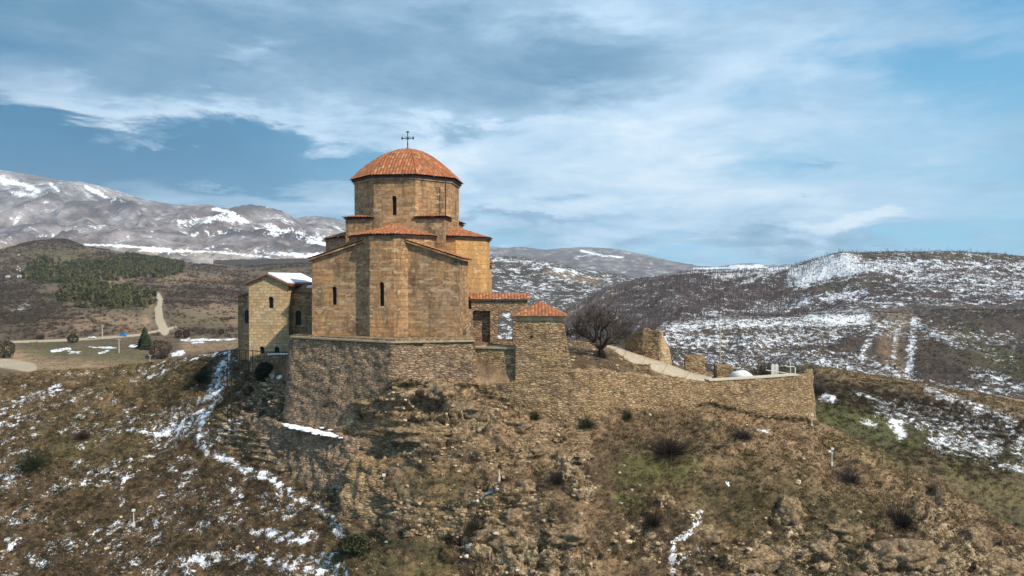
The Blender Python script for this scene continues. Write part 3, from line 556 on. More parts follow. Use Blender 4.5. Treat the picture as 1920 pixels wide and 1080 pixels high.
leftg = sheet('valley', left_rows(), -700, 800, 620, [16, 40, 40, 36, 36, 36, 36, 36, 10, 8],
    dsp(7, 260, 2.2, 55, .5, 12, seed=500), dict(
        snow=lambda px, py, P, T: strokes(px + 5 * fbm(P[..., 0] / 6, P[..., 1] / 9, 3, 7), py + 2.5 * fbm(P[..., 0] / 5, P[..., 1] / 9, 3, 8), [([(98, 658), (118, 656), (130, 652)], 4, .85), ([(130, 660), (150, 661)], 4, .8), ([(165, 650), (215, 652)], 2.5, .8), ([(245, 649), (262, 649)], 3, .9), ([(325, 664), (345, 660)], 5, .9), ([(340, 638), (440, 636)], 2.5, .9), ([(360, 643), (380, 642)], 3, .8), ([(185, 662), (205, 658)], 3, .7), ([(20, 590), (50, 570)], 9, .45), ([(300, 480), (420, 490)], 8, .35)]), rock=st([([(270, 570), (280, 590)], 12, .7)]),
        tan=st([([(80, 620), (200, 600), (270, 605)], 24, .5), ([(0, 665), (120, 690), (300, 700)], 26, .7), ([(280, 560), (275, 600)], 14, .8), ([(340, 580), (440, 600)], 16, .4), ([(300, 520), (430, 530)], 14, .4), ([(350, 650), (445, 645)], 18, .5), ([(200, 530), (260, 520)], 5, .6), ([(400, 570), (450, 590)], 20, .4)]),
        dark=st([([(0, 560), (60, 600), (100, 630)], 60, .75), ([(60, 455), (140, 460)], 20, .6), ([(150, 490), (300, 500)], 14, .4), ([(340, 560), (440, 540)], 30, .5), ([(350, 620), (430, 628)], 10, .5)]), green=st(LG), path=st(ROAD)), M['left'], 3)

# ---- mountains
def mdisp(a, s, b, t, seed, top, keep=.75):
    def f(P, n, px, py, T):
        u, v = P[..., 0], P[..., 1]; w1 = fbm(u / (s * 1.8), v / (s * 1.8), 3, seed + 5) * .55; w2 = fbm(u / (s * 1.8), v / (s * 1.8), 3, seed + 6) * .55
        R = ridged(u / s + w1, v / (s * 1.5) + w2, 4, seed, .42)
        d = a * (R - .3) + b * ridged(u / t + w1, v / t, 3, seed + 9, .5)
        d = d * sstep(0, .5, T) * (1 - keep * np.exp(-((T - top) / .27) ** 2)); f.R = R
        return P + np.stack([0 * d, 0 * d, d], -1)
    return f
def msheet(curves, x0, x1, nc, ns, dsp_, dustb, hi, items, tan=Z0, snowb=.19, seed=0):
    def dust(px, py, P, T):
        sl = np.gradient(P[..., 2], axis=1); return np.clip(dustb + hi * sstep(100, 1000, P[..., 2]) + .5 * fbm(P[..., 0] / 900, P[..., 1] / 900, 4, seed) + .35 * (dsp_.R - .4), 0, 1)
    def dark(px, py, P, T): return sstep(.66, .86, dsp_.R) * (T < 2.2) + .0
    def snow(px, py, P, T): return np.maximum(snowb + .25 * fbm(P[..., 0] / 800, P[..., 1] / 800, 4, seed + 3) + hi * .3 * sstep(200, 1200, P[..., 2]), strokes(px, py, items))
    sheet('mountains', curves, x0, x1, nc, ns, dsp_, dict(snow=snow, tan=tan, dark=dark, dust=dust), M['mount'], 2)
msheet([
    [(-900, 480, 5600), (1000, 560, 5600)], [(-900, 430, 7200), (0, 430, 7200), (500, 450, 7200), (800, 510, 7200), (1000, 560, 7200)],
    [(-900, 290, 9500), (-300, 300, 9500), (0, 322, 9500), (60, 330, 9500), (150, 347, 9500), (200, 360, 9500), (270, 374, 9500), (330, 386, 9500), (400, 396, 9500), (480, 408, 9500), (550, 421, 9500), (590, 413, 9500), (620, 416, 9500), (700, 445, 9500), (800, 500, 9500), (1000, 560, 9500)],
    zc([(-900, 600, 11500), (1000, -200, 11500)])], -900, 1000, 620, [30, 90, 20], mdisp(260, 1700, 40, 420, 600, 2, .97), .25, .25,
    [([(0, 337), (40, 345), (70, 358)], 9, .75), ([(95, 345), (110, 358)], 5, .85), ([(160, 350), (200, 370)], 7, .75), ([(575, 425), (640, 432)], 9, .75), ([(20, 360), (60, 365)], 7, .7)], seed=3)
msheet([
    [(-900, 500, 3900), (1000, 560, 3900)], [(-900, 455, 5000), (0, 452, 5000), (300, 455, 5000), (500, 460, 5000), (800, 510, 5000), (1000, 560, 5000)],
    [(-900, 380, 6600), (-200, 375, 6600), (0, 392, 6600), (80, 380, 6600), (160, 393, 6600), (230, 386, 6600), (290, 404, 6600), (340, 389, 6600), (390, 384, 6600), (440, 394, 6600), (500, 406, 6600), (560, 424, 6600), (620, 436, 6600), (700, 465, 6600), (800, 510, 6600), (1000, 560, 6600)],
    zc([(-900, 200, 8000), (1000, -200, 8000)])], -900, 1000, 720, [40, 120, 20], mdisp(230, 950, 30, 300, 700, 2, .94), .35, .2,
    [([(340, 420), (420, 408), (460, 415)], 13, .62), ([(400, 392), (440, 400)], 6, .7), ([(480, 430), (560, 440), (600, 450)], 20, .55), ([(560, 470), (610, 460)], 14, .75), ([(300, 440), (420, 436), (500, 450)], 9, .55)], seed=13)
msheet([
    [(-900, 520, 2900), (1000, 560, 2900)], [(-900, 490, 3600), (0, 487, 3600), (300, 490, 3600), (700, 510, 3600), (1000, 560, 3600)],
    [(-900, 420, 5000), (0, 432, 5000), (60, 422, 5000), (140, 438, 5000), (220, 428, 5000), (300, 446, 5000), (380, 454, 5000), (480, 448, 5000), (560, 464, 5000), (700, 500, 5000), (1000, 560, 5000)],
    zc([(-900, 0, 6000), (1000, -200, 6000)])], -900, 1000, 660, [40, 100, 16], mdisp(120, 560, 18, 160, 800, 2, .85), .45, .2,
    [([(150, 458), (240, 462), (320, 468)], 4, .8), ([(260, 470), (400, 472), (520, 484)], 4, .75), ([(480, 472), (600, 480)], 10, .6), ([(60, 445), (100, 440)], 4, .6)],
    st([([(0, 468), (200, 475), (500, 490), (620, 490)], 16, .8), ([(340, 478), (400, 480)], 12, 1.), ([(150, 462), (300, 470)], 9, .7)]), seed=23)
msheet([
    [(760, 560, 6500), (1800, 530, 6500)], [(760, 530, 8000), (880, 510, 8000), (1300, 515, 8000), (1800, 520, 8000)],
    [(760, 500, 10000), (860, 474, 10000), (925, 464, 10000), (960, 466, 10000), (985, 463, 10000), (1020, 468, 10000), (1070, 465, 10000), (1150, 466, 10000), (1190, 474, 10000), (1240, 488, 10000), (1300, 501, 10000), (1345, 503, 10000), (1380, 497, 10000), (1400, 496, 10000), (1440, 500, 10000), (1800, 505, 10000)],
    zc([(760, -100, 12000), (1800, -100, 12000)])], 760, 1800, 360, [20, 60, 12], mdisp(90, 900, 15, 300, 900, 2, .85), .35, .1,
    [([(1090, 470), (1130, 480), (1170, 482)], 4, .8), ([(1300, 504), (1440, 501)], 3, .9), ([(1370, 498), (1430, 500)], 5, .8)], seed=33)
# ground out to the horizon
g0 = npmesh('ground', [(-12500, -900, -252), (12500, -900, -252), (12500, 12500, -252), (-12500, 12500, -252)], [(0, 1, 2, 3)], attrs={k: np.zeros(4) for k in ('snow',)})
tag(link('ground', g0, M['left']), kind='structure')
# ------------------------------------------------------------------ world, sun, camera
SUN_EL = math.radians(44); SUN_PHI = math.radians(52)       # azimuth from -Y towards +X
sd = Vector((math.sin(SUN_PHI) * math.cos(SUN_EL), -math.cos(SUN_PHI) * math.cos(SUN_EL), math.sin(SUN_EL)))
w = bpy.data.worlds.new('World'); S.world = w; w.use_nodes = True; w.node_tree.nodes.clear(); g = N(w.node_tree)
out = g.node('ShaderNodeOutputWorld'); bg = g.node('ShaderNodeBackground'); g.l.new(bg.outputs[0], out.inputs[0])
sky = g.node('ShaderNodeTexSky', sky_type='NISHITA'); sky.sun_disc = False; sky.sun_elevation = SUN_EL
sky.sun_rotation = math.atan2(sd.x, sd.y); sky.air_density = 1.0; sky.dust_density = .6; sky.ozone_density = 2.5
d = g.node('ShaderNodeTexCoord').outputs['Generated']; q = g.sepv(d)
az = g.math('ARCTAN2', q[0], q[1]); el = g.math('ARCSINE', q[2])
zz = g.math('ADD', g.math('MAXIMUM', q[2], 0.), .16)
pl = g.comb(g.math('DIVIDE', q[0], zz), g.math('DIVIDE', q[1], zz), 0)
nA = g.noise(pl, .9, 8, .58, .6); nB = g.noise(g.vmath('ADD', pl, (5.3, 2.1, 0)), 2.1, 8, .62, .3); nC = g.noise(g.comb(az, g.math('MULTIPLY', el, 3.2), 0), 3.2, 8, .6, .4)
nD = g.noise(g.comb(az, g.math('MULTIPLY', el, 3.6), 4.), 6.5, 5, .62, .3)
wa = g.math('MULTIPLY', g.math('SUBTRACT', nC, .5), .34); we = g.math('MULTIPLY', g.math('SUBTRACT', nD, .5), .15)
azw = g.math('ADD', az, wa); elw = g.math('ADD', el, we)
vw = g.comb(azw, elw, 0.)
def blobs(items, base):
    acc = base
    for px, py, rx, ry, a in items:
        A = math.atan((px - 960) / F); E = math.atan((520 - py) / F * math.cos(A))
        n = g.node('ShaderNodeVectorMath', operation='MULTIPLY_ADD'); g.l.new(vw, n.inputs[0]); n.inputs[1].default_value = (F / rx, F / ry, 0); n.inputs[2].default_value = (-A * F / rx, -E * F / ry, 0)
        acc = g.math('MULTIPLY_ADD', g.math('POWER', math.exp(-1), g.vmath('DOT_PRODUCT', n.outputs[0], n.outputs[0])), a, acc)
    return acc
COV = [(450, 60, 700, 130, .9), (1000, 60, 330, 110, .6), (200, 205, 430, 44, .55), (1130, 290, 360, 140, .8), (1500, 330, 300, 60, .25), (620, 390, 330, 34, .6), (840, 290, 80, 50, .9), (1350, 440, 520, 60, .55), (760, 200, 300, 70, .6), (1400, 200, 300, 90, .2),
       (200, 262, 440, 40, -1.1), (430, 320, 400, 34, -.95), (60, 300, 200, 40, -.5), (300, 255, 160, 10, .5), (480, 170, 140, 16, -.5), (1780, 260, 330, 150, -.15), (1590, 415, 70, 16, .7), (1850, 100, 350, 80, -.15), (1560, 60, 260, 60, .3), (330, 292, 140, 10, .7), (390, 338, 70, 9, .9), (1750, 440, 300, 12, .3), (1120, 150, 130, 36, .5)]
DRK = [(1650, 250, 420, 200, -.35), (1120, 120, 150, 40, 1.0), (900, 180, 260, 40, .7), (600, 60, 500, 70, .75), (80, 60, 260, 50, .8), (880, 225, 120, 16, .5), (230, 210, 360, 26, -.8), (1100, 310, 330, 120, -.65), (835, 290, 60, 44, -.9), (560, 370, 260, 24, -.1), (470, 100, 70, 18, -.7), (1485, 332, 60, 8, 1.2), (1500, 455, 420, 16, .5), (1590, 412, 80, 16, -.9), (960, 405, 200, 14, .8), (330, 292, 150, 10, .2), (390, 338, 80, 12, -.2), (1450, 100, 400, 120, -.2), (250, 150, 320, 26, .3), (1000, 30, 260, 24, -.3)]
cov = blobs(COV, g.math('ADD', g.math('MULTIPLY', g.math('SUBTRACT', nD, .5), 1.3), g.math('ADD', g.math('MULTIPLY', g.math('SUBTRACT', nA, .5), 1.9), g.math('MULTIPLY', g.math('SUBTRACT', nC, .5), 2.6))))
cov = g.mapr(g.math('ADD', cov, g.math('MULTIPLY_ADD', g.mapr(g.math('ABSOLUTE', az), .9, 1.6, 0, 1, True), .35, .12)), -.25, .95, 0, 1, True)  # adds unseen cloud cover beside and behind the camera for a more neutral fill
drk = blobs(DRK, g.math('ADD', g.math('MULTIPLY', g.math('SUBTRACT', nB, .5), 2.2), g.math('MULTIPLY', g.math('SUBTRACT', nC, .5), 2.6)))
ccol = g.ramp(g.math('ADD', g.math('MULTIPLY', drk, .42), g.math('SUBTRACT', .45, g.mapr(g.math('ABSOLUTE', az), .9, 1.6, 0, .08, True))), [(0, (.78, .88, .96)), (.3, (.50, .67, .84)), (.52, (.30, .46, .62)), (.78, (.165, .31, .46)), (1, (.10, .24, .38))])
blue = g.mix(1., g.scale(sky.outputs[0], .15), (.62, .92, 1.0), 'MULTIPLY')
blue = g.mix(g.mapr(elw, 0., .30, .95, .75), blue, g.mix(g.mapr(elw, .02, .30, 0, 1), (.24, .55, .76), (.06, .31, .54)))
lf = g.math('MAXIMUM', g.mapr(azw, -.55, .10, 0, 1, True), g.mapr(azw, -1.0, -1.5, 0, 1, True))      # the clear air is deeper on the left
blue = g.mix(lf, g.mix(nB, (.0, .085, .21), (.008, .19, .38)), blue)
skyc = g.mix(g.math('MULTIPLY', cov, .94), blue, ccol)
g._in(bg.inputs[0], skyc); bg.inputs[1].default_value = 1.06
w.cycles.sampling_method = 'MANUAL'; w.cycles.sample_map_resolution = 512

sun = bpy.data.lights.new('sun', 'SUN'); sun.energy = 5.0; sun.angle = math.radians(.6); sun.color = (1., .90, .75)
so = bpy.data.objects.new('sun', sun); COL.objects.link(so); so.rotation_euler = (-sd).to_track_quat('-Z', 'Y').to_euler()
cam = bpy.data.cameras.new('camera'); cam.lens = F / 1920 * 36; cam.sensor_width = 36; cam.clip_end = 60000; cam.clip_start = .5
co = bpy.data.objects.new('camera', cam); COL.objects.link(co); co.rotation_euler = (math.radians(90) - PITCH, 0, 0); S.camera = co
S.view_settings.view_transform = 'Standard'; S.view_settings.look = 'None'; S.view_settings.exposure = .2
S.cycles.volume_bounces = 0; S.cycles.max_bounces = 4; S.cycles.diffuse_bounces = 2; S.cycles.transparent_max_bounces = 8

# air
hz = MB(); hz.box(-12600, 12600, -1000, 12600, -256, 1750)
def haze_mat():
    m = bpy.data.materials.new('haze'); m.use_nodes = True; t = m.node_tree; t.nodes.clear(); g = N(t)
    o = g.node('ShaderNodeOutputMaterial'); v = g.node('ShaderNodeVolumePrincipled'); v.inputs['Color'].default_value = (.68, .85, 1, 1)
    v.inputs['Density'].default_value = 4.2e-5; v.inputs['Anisotropy'].default_value = .0; g.l.new(v.outputs[0], o.inputs['Volume']); return m
tag(hz.build('haze', haze_mat(), weld=True), kind='stuff')

# ------------------------------------------------------------------ tiled roof patches
def roof_patch(A, B, C, D, tw=.36, th=.42, amp=.085, curve=None, nu=None, nv=None):
    """eave A->B, top D->C (above A, B). Returns V, F, UV. curve(f)->(horizontal fraction, height fraction)"""
    A, B, C, D = (np.array(p, float) for p in (A, B, C, D)); L = np.linalg.norm(B - A); H = np.linalg.norm((C + D) / 2 - (A + B) / 2)
    nu = nu or max(12, int(L / tw * 8)); nv = nv or max(6, int(H / th * 3))
    tdir = (B - A) / L; u = np.linspace(0, 1, nu + 1)[None, :, None]; f = np.linspace(0, 1, nv + 1)[:, None, None]
    fh, fz = (f, f) if curve is None else curve(f)
    lo = A + (B - A) * u; hi = D + (C - D) * u
    P = lo + (hi - lo) * fh; P[..., 2] = (lo + (hi - lo) * fz)[..., 2] if curve is not None else P[..., 2]
    s = (P - (A + B) / 2) @ tdir; nrm = np.cross(np.gradient(P, axis=1), np.gradient(P, axis=0))
    bad = np.linalg.norm(nrm, axis=-1) < 1e-9; nrm[bad] = np.cross(B - A, (C + D) / 2 - A); nrm /= np.linalg.norm(nrm, axis=-1, keepdims=True)
    if nrm[0, nu // 2, 2] < 0: nrm = -nrm
    row = f[..., 0] * H / th; st_ = (1 - (row % 1)) * .05
    w_ = np.abs(np.cos(math.pi * s / tw)) ** .7
    P = P + nrm * (amp * w_ + st_ + + .022 * fbm(s * 2.1 + 9, row * 1.3 + 0 * s, 3, 5))[..., None]
    idx = np.arange((nv + 1) * (nu + 1)).reshape(nv + 1, nu + 1)
    Q = np.stack([idx[:-1, :-1], idx[:-1, 1:], idx[1:, 1:], idx[1:, :-1]], -1).reshape(-1, 4)
    uv = np.stack([s / tw + 50.5 + 0 * row, row + 0 * s], -1).reshape(-1, 2)
    return P.reshape(-1, 3), Q, uv[Q]
def roof(name, patches, parent, under=None, **k):
    V, Q, U = [], [], []; n = 0
    for p in patches:
        c = p[4] if len(p) > 4 else None; v, q_, u = roof_patch(*p[:4], curve=c, **k); V.append(v); Q.append(q_ + n); U.append(u); n += len(v)
    return link(name, npmesh(name, np.concatenate(V), np.concatenate(Q), np.concatenate(U)), M['tile'], parent)
def off(pts, d):
    """offset a closed ccw polygon outward"""
    n = len(pts); r = []
    for i in range(n):
        p0, p1, p2 = Vector(pts[i - 1]), Vector(pts[i]), Vector(pts[(i + 1) % n])
        a = (p1 - p0).normalized(); b = (p2 - p1).normalized(); na = Vector((a.y, -a.x)); nb = Vector((b.y, -b.x)); m = (na + nb)
        r.append(tuple(p1 + m * (d / (1 + na.dot(nb)))))
    return r

# ------------------------------------------------------------------ the church
ZB = -6.75; TH = math.radians(-6.5)
church = empty('church', (-12.6, 84, ZB), TH, 'ochre stone cross-shaped church with eight-sided drum and red tiled dome on the hilltop', 'church')
GX = [(-8.2, 8.62), (0, 11.25), (8.2, 8.62)]
def gable(x, hw=8.2, e=8.62, r=11.25): return r - (r - e) * abs(x) / hw
b = MB(); b.hull([(-8.2, -1), (8.2, -1), (8.2, 8.62), (0, 11.25), (-8.2, 8.62)], -9.4, -4.4)
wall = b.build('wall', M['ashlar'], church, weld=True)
cut(wall, [arch_prism(.52, 2.0, -9.9, -8.8, -5.68, 3.75), xf(arch_prism(.3, 1.9, -8.5, -7.6, 0, 2.8), Matrix.Rotation(math.pi / 2, 4, 'Z') @ Matrix.Translation((-7.2, 0, 0)))])
b = MB(); b.hull([(-8.9, -1), (8.9, -1), (8.9, 8.4), (0, 11.2), (-8.9, 8.4)], 4.4, 9.4)
b.build('wall', M['ashlar_clean'], church, weld=True)
def pane(x, y, z0, wd, h, rz=0, px=0, name='window'):
    m = arch_prism(wd + .1, h + .1, 0, .06, 0, z0 - .05)
    return xf(m, Matrix.Rotation(rz, 4, 'Z') @ Matrix.Translation((x, y, 0))).build(name, M['hole'], church)
pane(-5.68, -9.0, 3.75, .52, 2.0); pane(-7.2, -7.82, 2.8, .3, 1.9, math.pi / 2)
# arms of the cross with three-sided apses
ARM = [(-4.6, -3), (-4.6, -7.35), (-1.32, -10.6), (1.32, -10.6), (4.6, -7.35), (4.6, -3)]
def arm(rot, sc, zt, m, slit=True):
    R = Matrix.Rotation(rot, 4, 'Z'); pts = [(x, y * sc if y < -4 else y) for x, y in ARM]
    b = MB(); b.prism(pts[::1], -1, zt); xf(b, R); o = b.build('apse', m, church, weld=True)
    yf = -10.6 * sc
    if slit:
        cut(o, [xf(arch_prism(.5, 2.55, yf - .5, yf + .55, 0, 3.7), R)]); pane(0, yf + .4, 3.7, .5, 2.55, rot)
    e = [(x, y) for x, y in off(pts, .12)]; b = MB(); b.prism(e, zt - .02, zt + .14); xf(b, R); b.build('cornice', M['ashlar'], church)
    e = off(pts, .3); b = MB(); b.prism(e, zt + .14, zt + .24); xf(b, R); b.build('gutter', M['gutter'], church)
    e = off(pts, .38); ap = (0, -5.4, zt + 1.75); P = []
    for i in range(5):
        a_, c_ = e[i], e[i + 1]; P.append(tuple(tuple(R @ Vector(p)) for p in ((a_[0], a_[1], zt + .26), (c_[0], c_[1], zt + .26), ap, ap)))
    roof('roof', P, church)
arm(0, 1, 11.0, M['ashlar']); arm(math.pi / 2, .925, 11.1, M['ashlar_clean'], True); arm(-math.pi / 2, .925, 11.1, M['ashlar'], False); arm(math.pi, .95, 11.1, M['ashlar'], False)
# low tiled slopes over the corner rooms
for ya, yb, hw, e, r in ((-9.75, -4.1, 8.2, 8.62, 11.25), (4.1, 9.75, 8.9, 8.4, 11.2)):
    for s in (-1, 1):
        k = (r - e) / hw; xo = hw + .42; zo = e - k * .42
        b = MB(); prof = [(s * xo, zo + .02), (s * xo, zo + .18), (s * 2.2, r - k * 2.2 + .18), (s * 2.2, r - k * 2.2 + .02)]
        b.hull(prof if s < 0 else prof[::-1], ya, yb); b.build('cornice', M['ashlar'], church)
        A_, B_, C_, D_ = (s * (xo + .05), ya - .05, zo + .2), (s * (xo + .05), yb, zo + .2), (s * 2.2, yb, r - k * 2.2 + .2), (s * 2.2, ya - .05, r - k * 2.2 + .2)
        roof('roof', [(A_, B_, C_, D_)], church)
# square block under the drum with its corner roofs
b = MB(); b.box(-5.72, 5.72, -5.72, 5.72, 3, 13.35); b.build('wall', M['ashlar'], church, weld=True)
for k in range(4):
    R = Matrix.Rotation(k * math.pi / 2, 4, 'Z'); f_ = lambda *p: tuple(R @ Vector(p))
    b = MB(); b.prism([(2.3, -5.9), (5.9, -5.9), (5.9, -2.3)], 13.35, 13.47); xf(b, R).build('gutter', M['gutter'], church)
    roof('roof', [(f_(2.2, -6.1, 13.5), f_(6.1, -6.1, 13.5), f_(3.9, -3.9, 14.05), f_(2.35, -5.75, 13.62)), (f_(6.1, -6.1, 13.5), f_(6.1, -2.2, 13.5), f_(5.75, -2.35, 13.62), f_(3.9, -3.9, 14.05))], church, nv=8)
# drum
OCT = [(6.3 * math.sin(math.radians(22.5 + 45 * i)), -6.3 * math.cos(math.radians(22.5 + 45 * i))) for i in range(8)]
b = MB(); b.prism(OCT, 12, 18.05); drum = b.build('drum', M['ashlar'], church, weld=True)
cut(drum, [xf(arch_prism(.52, 2.2, -6.4, -5.3, 0, 13.75), Matrix.Rotation(k * math.pi / 2, 4, 'Z')) for k in range(4)])
for k in range(4): pane(0, -5.4, 13.75, .52, 2.2, k * math.pi / 2)
b = MB(); b.prism(off(OCT, .14), 17.75, 18.0); b.build('cornice', M['ashlar'], church)
b = MB(); b.prism(off(OCT, .3), 18.0, 18.2); b.build('gutter', M['gutter'], church)
dome = empty('dome', (0, 0, 0)); dome.parent = church
EV = off(OCT, .48); cv = lambda f: (f, 1 - (1 - f) ** 1.85)
roof('roof', [((*EV[i], 18.22), (*EV[(i + 1) % 8], 18.22), (0, 0, 22.15), (0, 0, 22.15), cv) for i in range(8)], dome, nv=60)
b = MB(); b.tube((0, 0, 22.0), (0, 0, 22.25), .4, .16, 10); b.ball((0, 0, 22.32), .16); b.build('finial', M['tile'], dome)
c = MB(); c.tube((0, 0, 22.3), (0, 0, 24.25), .06, .05); c.tube((-.68, 0, 23.55), (.68, 0, 23.55), .055, .055)
for (x, z) in ((-.68, 23.55), (.68, 23.55), (0, 24.3)):
    c.ball((x, 0, z), .11); dx, dz = (0, 1) if x else (1, 0)
    c.ball((x + .13 * dx, 0, z + .13 * dz), .075); c.ball((x - .13 * dx, 0, z - .13 * dz), .075)
for a in (45, 135, 225, 315):
    c.tube((0, 0, 23.55), (.36 * math.cos(math.radians(a)), 0, 23.55 + .36 * math.sin(math.radians(a))), .03, .02)
c.ball((0, 0, 22.85), .1)
c.build('cross', M['dark_iron'], dome)
b = MB(); x, y = OCT[1]; x *= .96; y *= .96
b.tube((5.5, -4.0, 13.5), (5.5, -4.0, 18.0), .06); b.build('downpipe', M['gutter'], church)
# plinth under the walls
b = MB(); b.prism(off([(-8.2, -9.4), (-2.55, -9.4), (-1.32, -10.6), (1.32, -10.6), (2.55, -9.4), (8.2, -9.4), (8.2, -4.4), (4.6, -4.4), (-8.2, -4.4)], .3), -1, .45); b.build('plinth', M['rubble_warm'], church)

# ------------------------------------------------------------------ rubble walls
def rubble_wall(name, pts, thick, zbot, mtl, label=None, cat='wall', batter=0., res=.22, amp=.12, jag=0., seed=0, parent=None, group=None, topcap=True):
    """pts [(x,y,ztop)] left to right seen from the camera (outer face towards -y)"""
    P2 = np.array([(p[0], p[1]) for p in pts], float); zt = np.array([p[2] for p in pts], float); L = np.concatenate([[0], np.cumsum(np.linalg.norm(np.diff(P2, axis=0), axis=1))])
    n = max(4, int(L[-1] / res)); s = np.unique(np.concatenate([np.linspace(0, L[-1], n + 1), L])); n = len(s) - 1
    x = np.interp(s, L, P2[:, 0]); y = np.interp(s, L, P2[:, 1]); z1 = np.interp(s, L, zt)
    if jag: z1 = z1 + jag * fbm(s / 1.6, s * 0 + seed, 4, seed) + jag * .4 * np.round(fbm(s / .5, s * 0, 2, seed + 3) * 2)
    dx = np.gradient(x, s); dy = np.gradient(y, s); nx, ny = dy, -dx; l = np.hypot(nx, ny); nx /= l; ny /= l
    zb = np.full_like(z1, zbot) if not isinstance(zbot, (list, tuple)) else np.interp(s, L, zbot)
    H = (z1 - zb).max(); m = max(3, int(H / res)); k = max(2, int(thick / res / 1.5)); fr = np.linspace(0, 1, m + 1)
    rows = []; uvv = []
    for f in fr: rows.append(np.stack([x + nx * batter * (1 - f), y + ny * batter * (1 - f), zb + (z1 - zb) * f], -1)); uvv.append(zb + (z1 - zb) * f)
    for j in range(1, k): q = j / k; rows.append(np.stack([x - nx * thick * q, y - ny * thick * q, z1], -1)); uvv.append(z1 + thick * q)
    for f in fr[::-1]: rows.append(np.stack([x - nx * thick, y - ny * thick, zb + (z1 - zb) * f], -1)); uvv.append(z1 + thick + (z1 - zb) * (1 - f))
    G = np.array(rows); U = np.stack([np.broadcast_to(s, (len(rows), n + 1)), np.array(uvv)], -1)
    g1 = np.gradient(G, axis=1); g0_ = np.gradient(G, axis=0); nn = np.cross(g1, g0_); nn /= np.linalg.norm(nn, axis=-1, keepdims=True) + 1e-9
    d = amp * (fbm(U[..., 0] / 1.5, U[..., 1] / 1.2, 4, seed) + .6 * fbm(U[..., 0] / .4, U[..., 1] / .25, 3, seed + 7))
    cc, cvv = cells(U[..., 0] / .5, U[..., 1] / .24, seed + 3); d = d + amp * .5 * (cvv - .5)
    G = G + nn * d[..., None]
    nr = len(rows); idx = np.arange(nr * (n + 1)).reshape(nr, n + 1)
    Q = [np.stack([idx[:-1, :-1], idx[:-1, 1:], idx[1:, 1:], idx[1:, :-1]], -1).reshape(-1, 4)]
    for e, fl in ((0, 1), (n, 0)):
        a = idx[:m + 1, e]; bb = idx[::-1][:m + 1, e]; q_ = np.stack([a[:-1], a[1:], bb[1:], bb[:-1]], -1); Q.append(q_ if fl else q_[:, ::-1])
    Q = np.concatenate(Q); UV = U.reshape(-1, 2)[Q]
    # end caps need their own uv
    nq = (nr - 1) * n; Vf = G.reshape(-1, 3)
    cap = Vf[Q[nq:]]; UV[nq:, :, 0] = cap[..., 0] * ny[0] + cap[..., 1]; UV[nq:, :, 1] = cap[..., 2]
    o = link(name, npmesh(name, Vf, Q, UV), mtl, parent)
    if label: tag(o, label, cat, group)
    return o
def wp(px, Y, pz):
    z = Zat(pz, Y); return (Xat(px, Y, z), Y, z)
base = empty('retaining_wall', W(735, 635, 70), 0, 'tall rubble terrace wall with a stone ledge carrying the church', 'wall')
def rel(pts, o): return [(p[0] - o.location.x, p[1] - o.location.y, p[2] - o.location.z) for p in pts]
def rz(v, o): return v - o.location.z
TW = [wp(543, 79.5, 632), wp(546, 76.6, 633), wp(640, 73.2, 636), wp(735, 70.2, 641), wp(890, 71.8, 640), wp(891, 74.2, 638)]
zt = -6.62; TW = [(a, b_, zt) for a, b_, _ in TW]
o = rubble_wall('wall', rel(TW, base), 2.2, [rz(-17, base)] * 6, M['rubble'], batter=.9, amp=.17, seed=4, parent=base)
# blind arch in the left face
def slab(pts, outw, inw, z0, z1, mtl, name, parent, org):
    P2 = [Vector((p[0], p[1])) for p in pts]; nn = []
    for i in range(len(P2)):
        a_ = P2[max(0, i - 1)]; c_ = P2[min(len(P2) - 1, i + 1)]; dd = (c_ - a_).normalized(); nn.append(Vector((dd.y, -dd.x)))
    o_ = Vector((org.location.x, org.location.y)) if org else Vector((0, 0)); oz = org.location.z if org else 0
    ring = [tuple(P2[i] + nn[i] * outw - o_) for i in range(len(P2))] + [tuple(P2[i] - nn[i] * inw - o_) for i in reversed(range(len(P2)))]
    b = MB(); b.prism(ring, z0 - oz, z1 - oz, True, True); return b.build(name, mtl, parent)
slab(TW[1:5], .22, 2.1, -6.66, -6.5, M['ledge'], 'ledge', base, base)
slab(TW[1:5], -.25, 2.0, -6.5, -6.32, M['rubble'], 'step', base, base)
# arch ring on the left face (stones standing out around a shallow niche)
A0 = Vector(TW[1]); A1 = Vector(TW[3]); ad = (A1 - A0); ad.z = 0; ad.normalize(); an = Vector((ad.y, -ad.x, 0))
tn = .48; pc = A0.lerp(A1, 0); cx_ = None
best = min(range(100), key=lambda i: abs(proj(*[float(v) for v in (A0 + ad * i * .1 + an * .5 + Vector((0, 0, -4.5)))])[0] - 627)); cc0 = A0 + ad * best * .1
b = MB(); zA = Zat(775, 74.3); Rr = 1.55
for i in range(15):
    a0 = math.pi * i / 15 + .02; a1 = math.pi * (i + 1) / 15 - .02
    def ap(a, r, o_): p = cc0 + ad * (r * -math.cos(a)) + an * o_; return (p.x - base.location.x, p.y - base.location.y, zA + r * math.sin(a) - base.location.z)
    q0, q1 = (.35, .78)
    pts = [ap(a0, Rr, q1), ap(a0, Rr + .42, q1 - .05), ap(a1, Rr + .42, q1 - .05), ap(a1, Rr, q1)]; bk = [ap(a0, Rr, q0), ap(a0, Rr + .42, q0), ap(a1, Rr + .42, q0), ap(a1, Rr, q0)]
    b.poly(pts); 
    for k in range(4): b.poly([pts[k], bk[k], bk[(k + 1) % 4], pts[(k + 1) % 4]])
b.build('arch', M['rubble'], base)

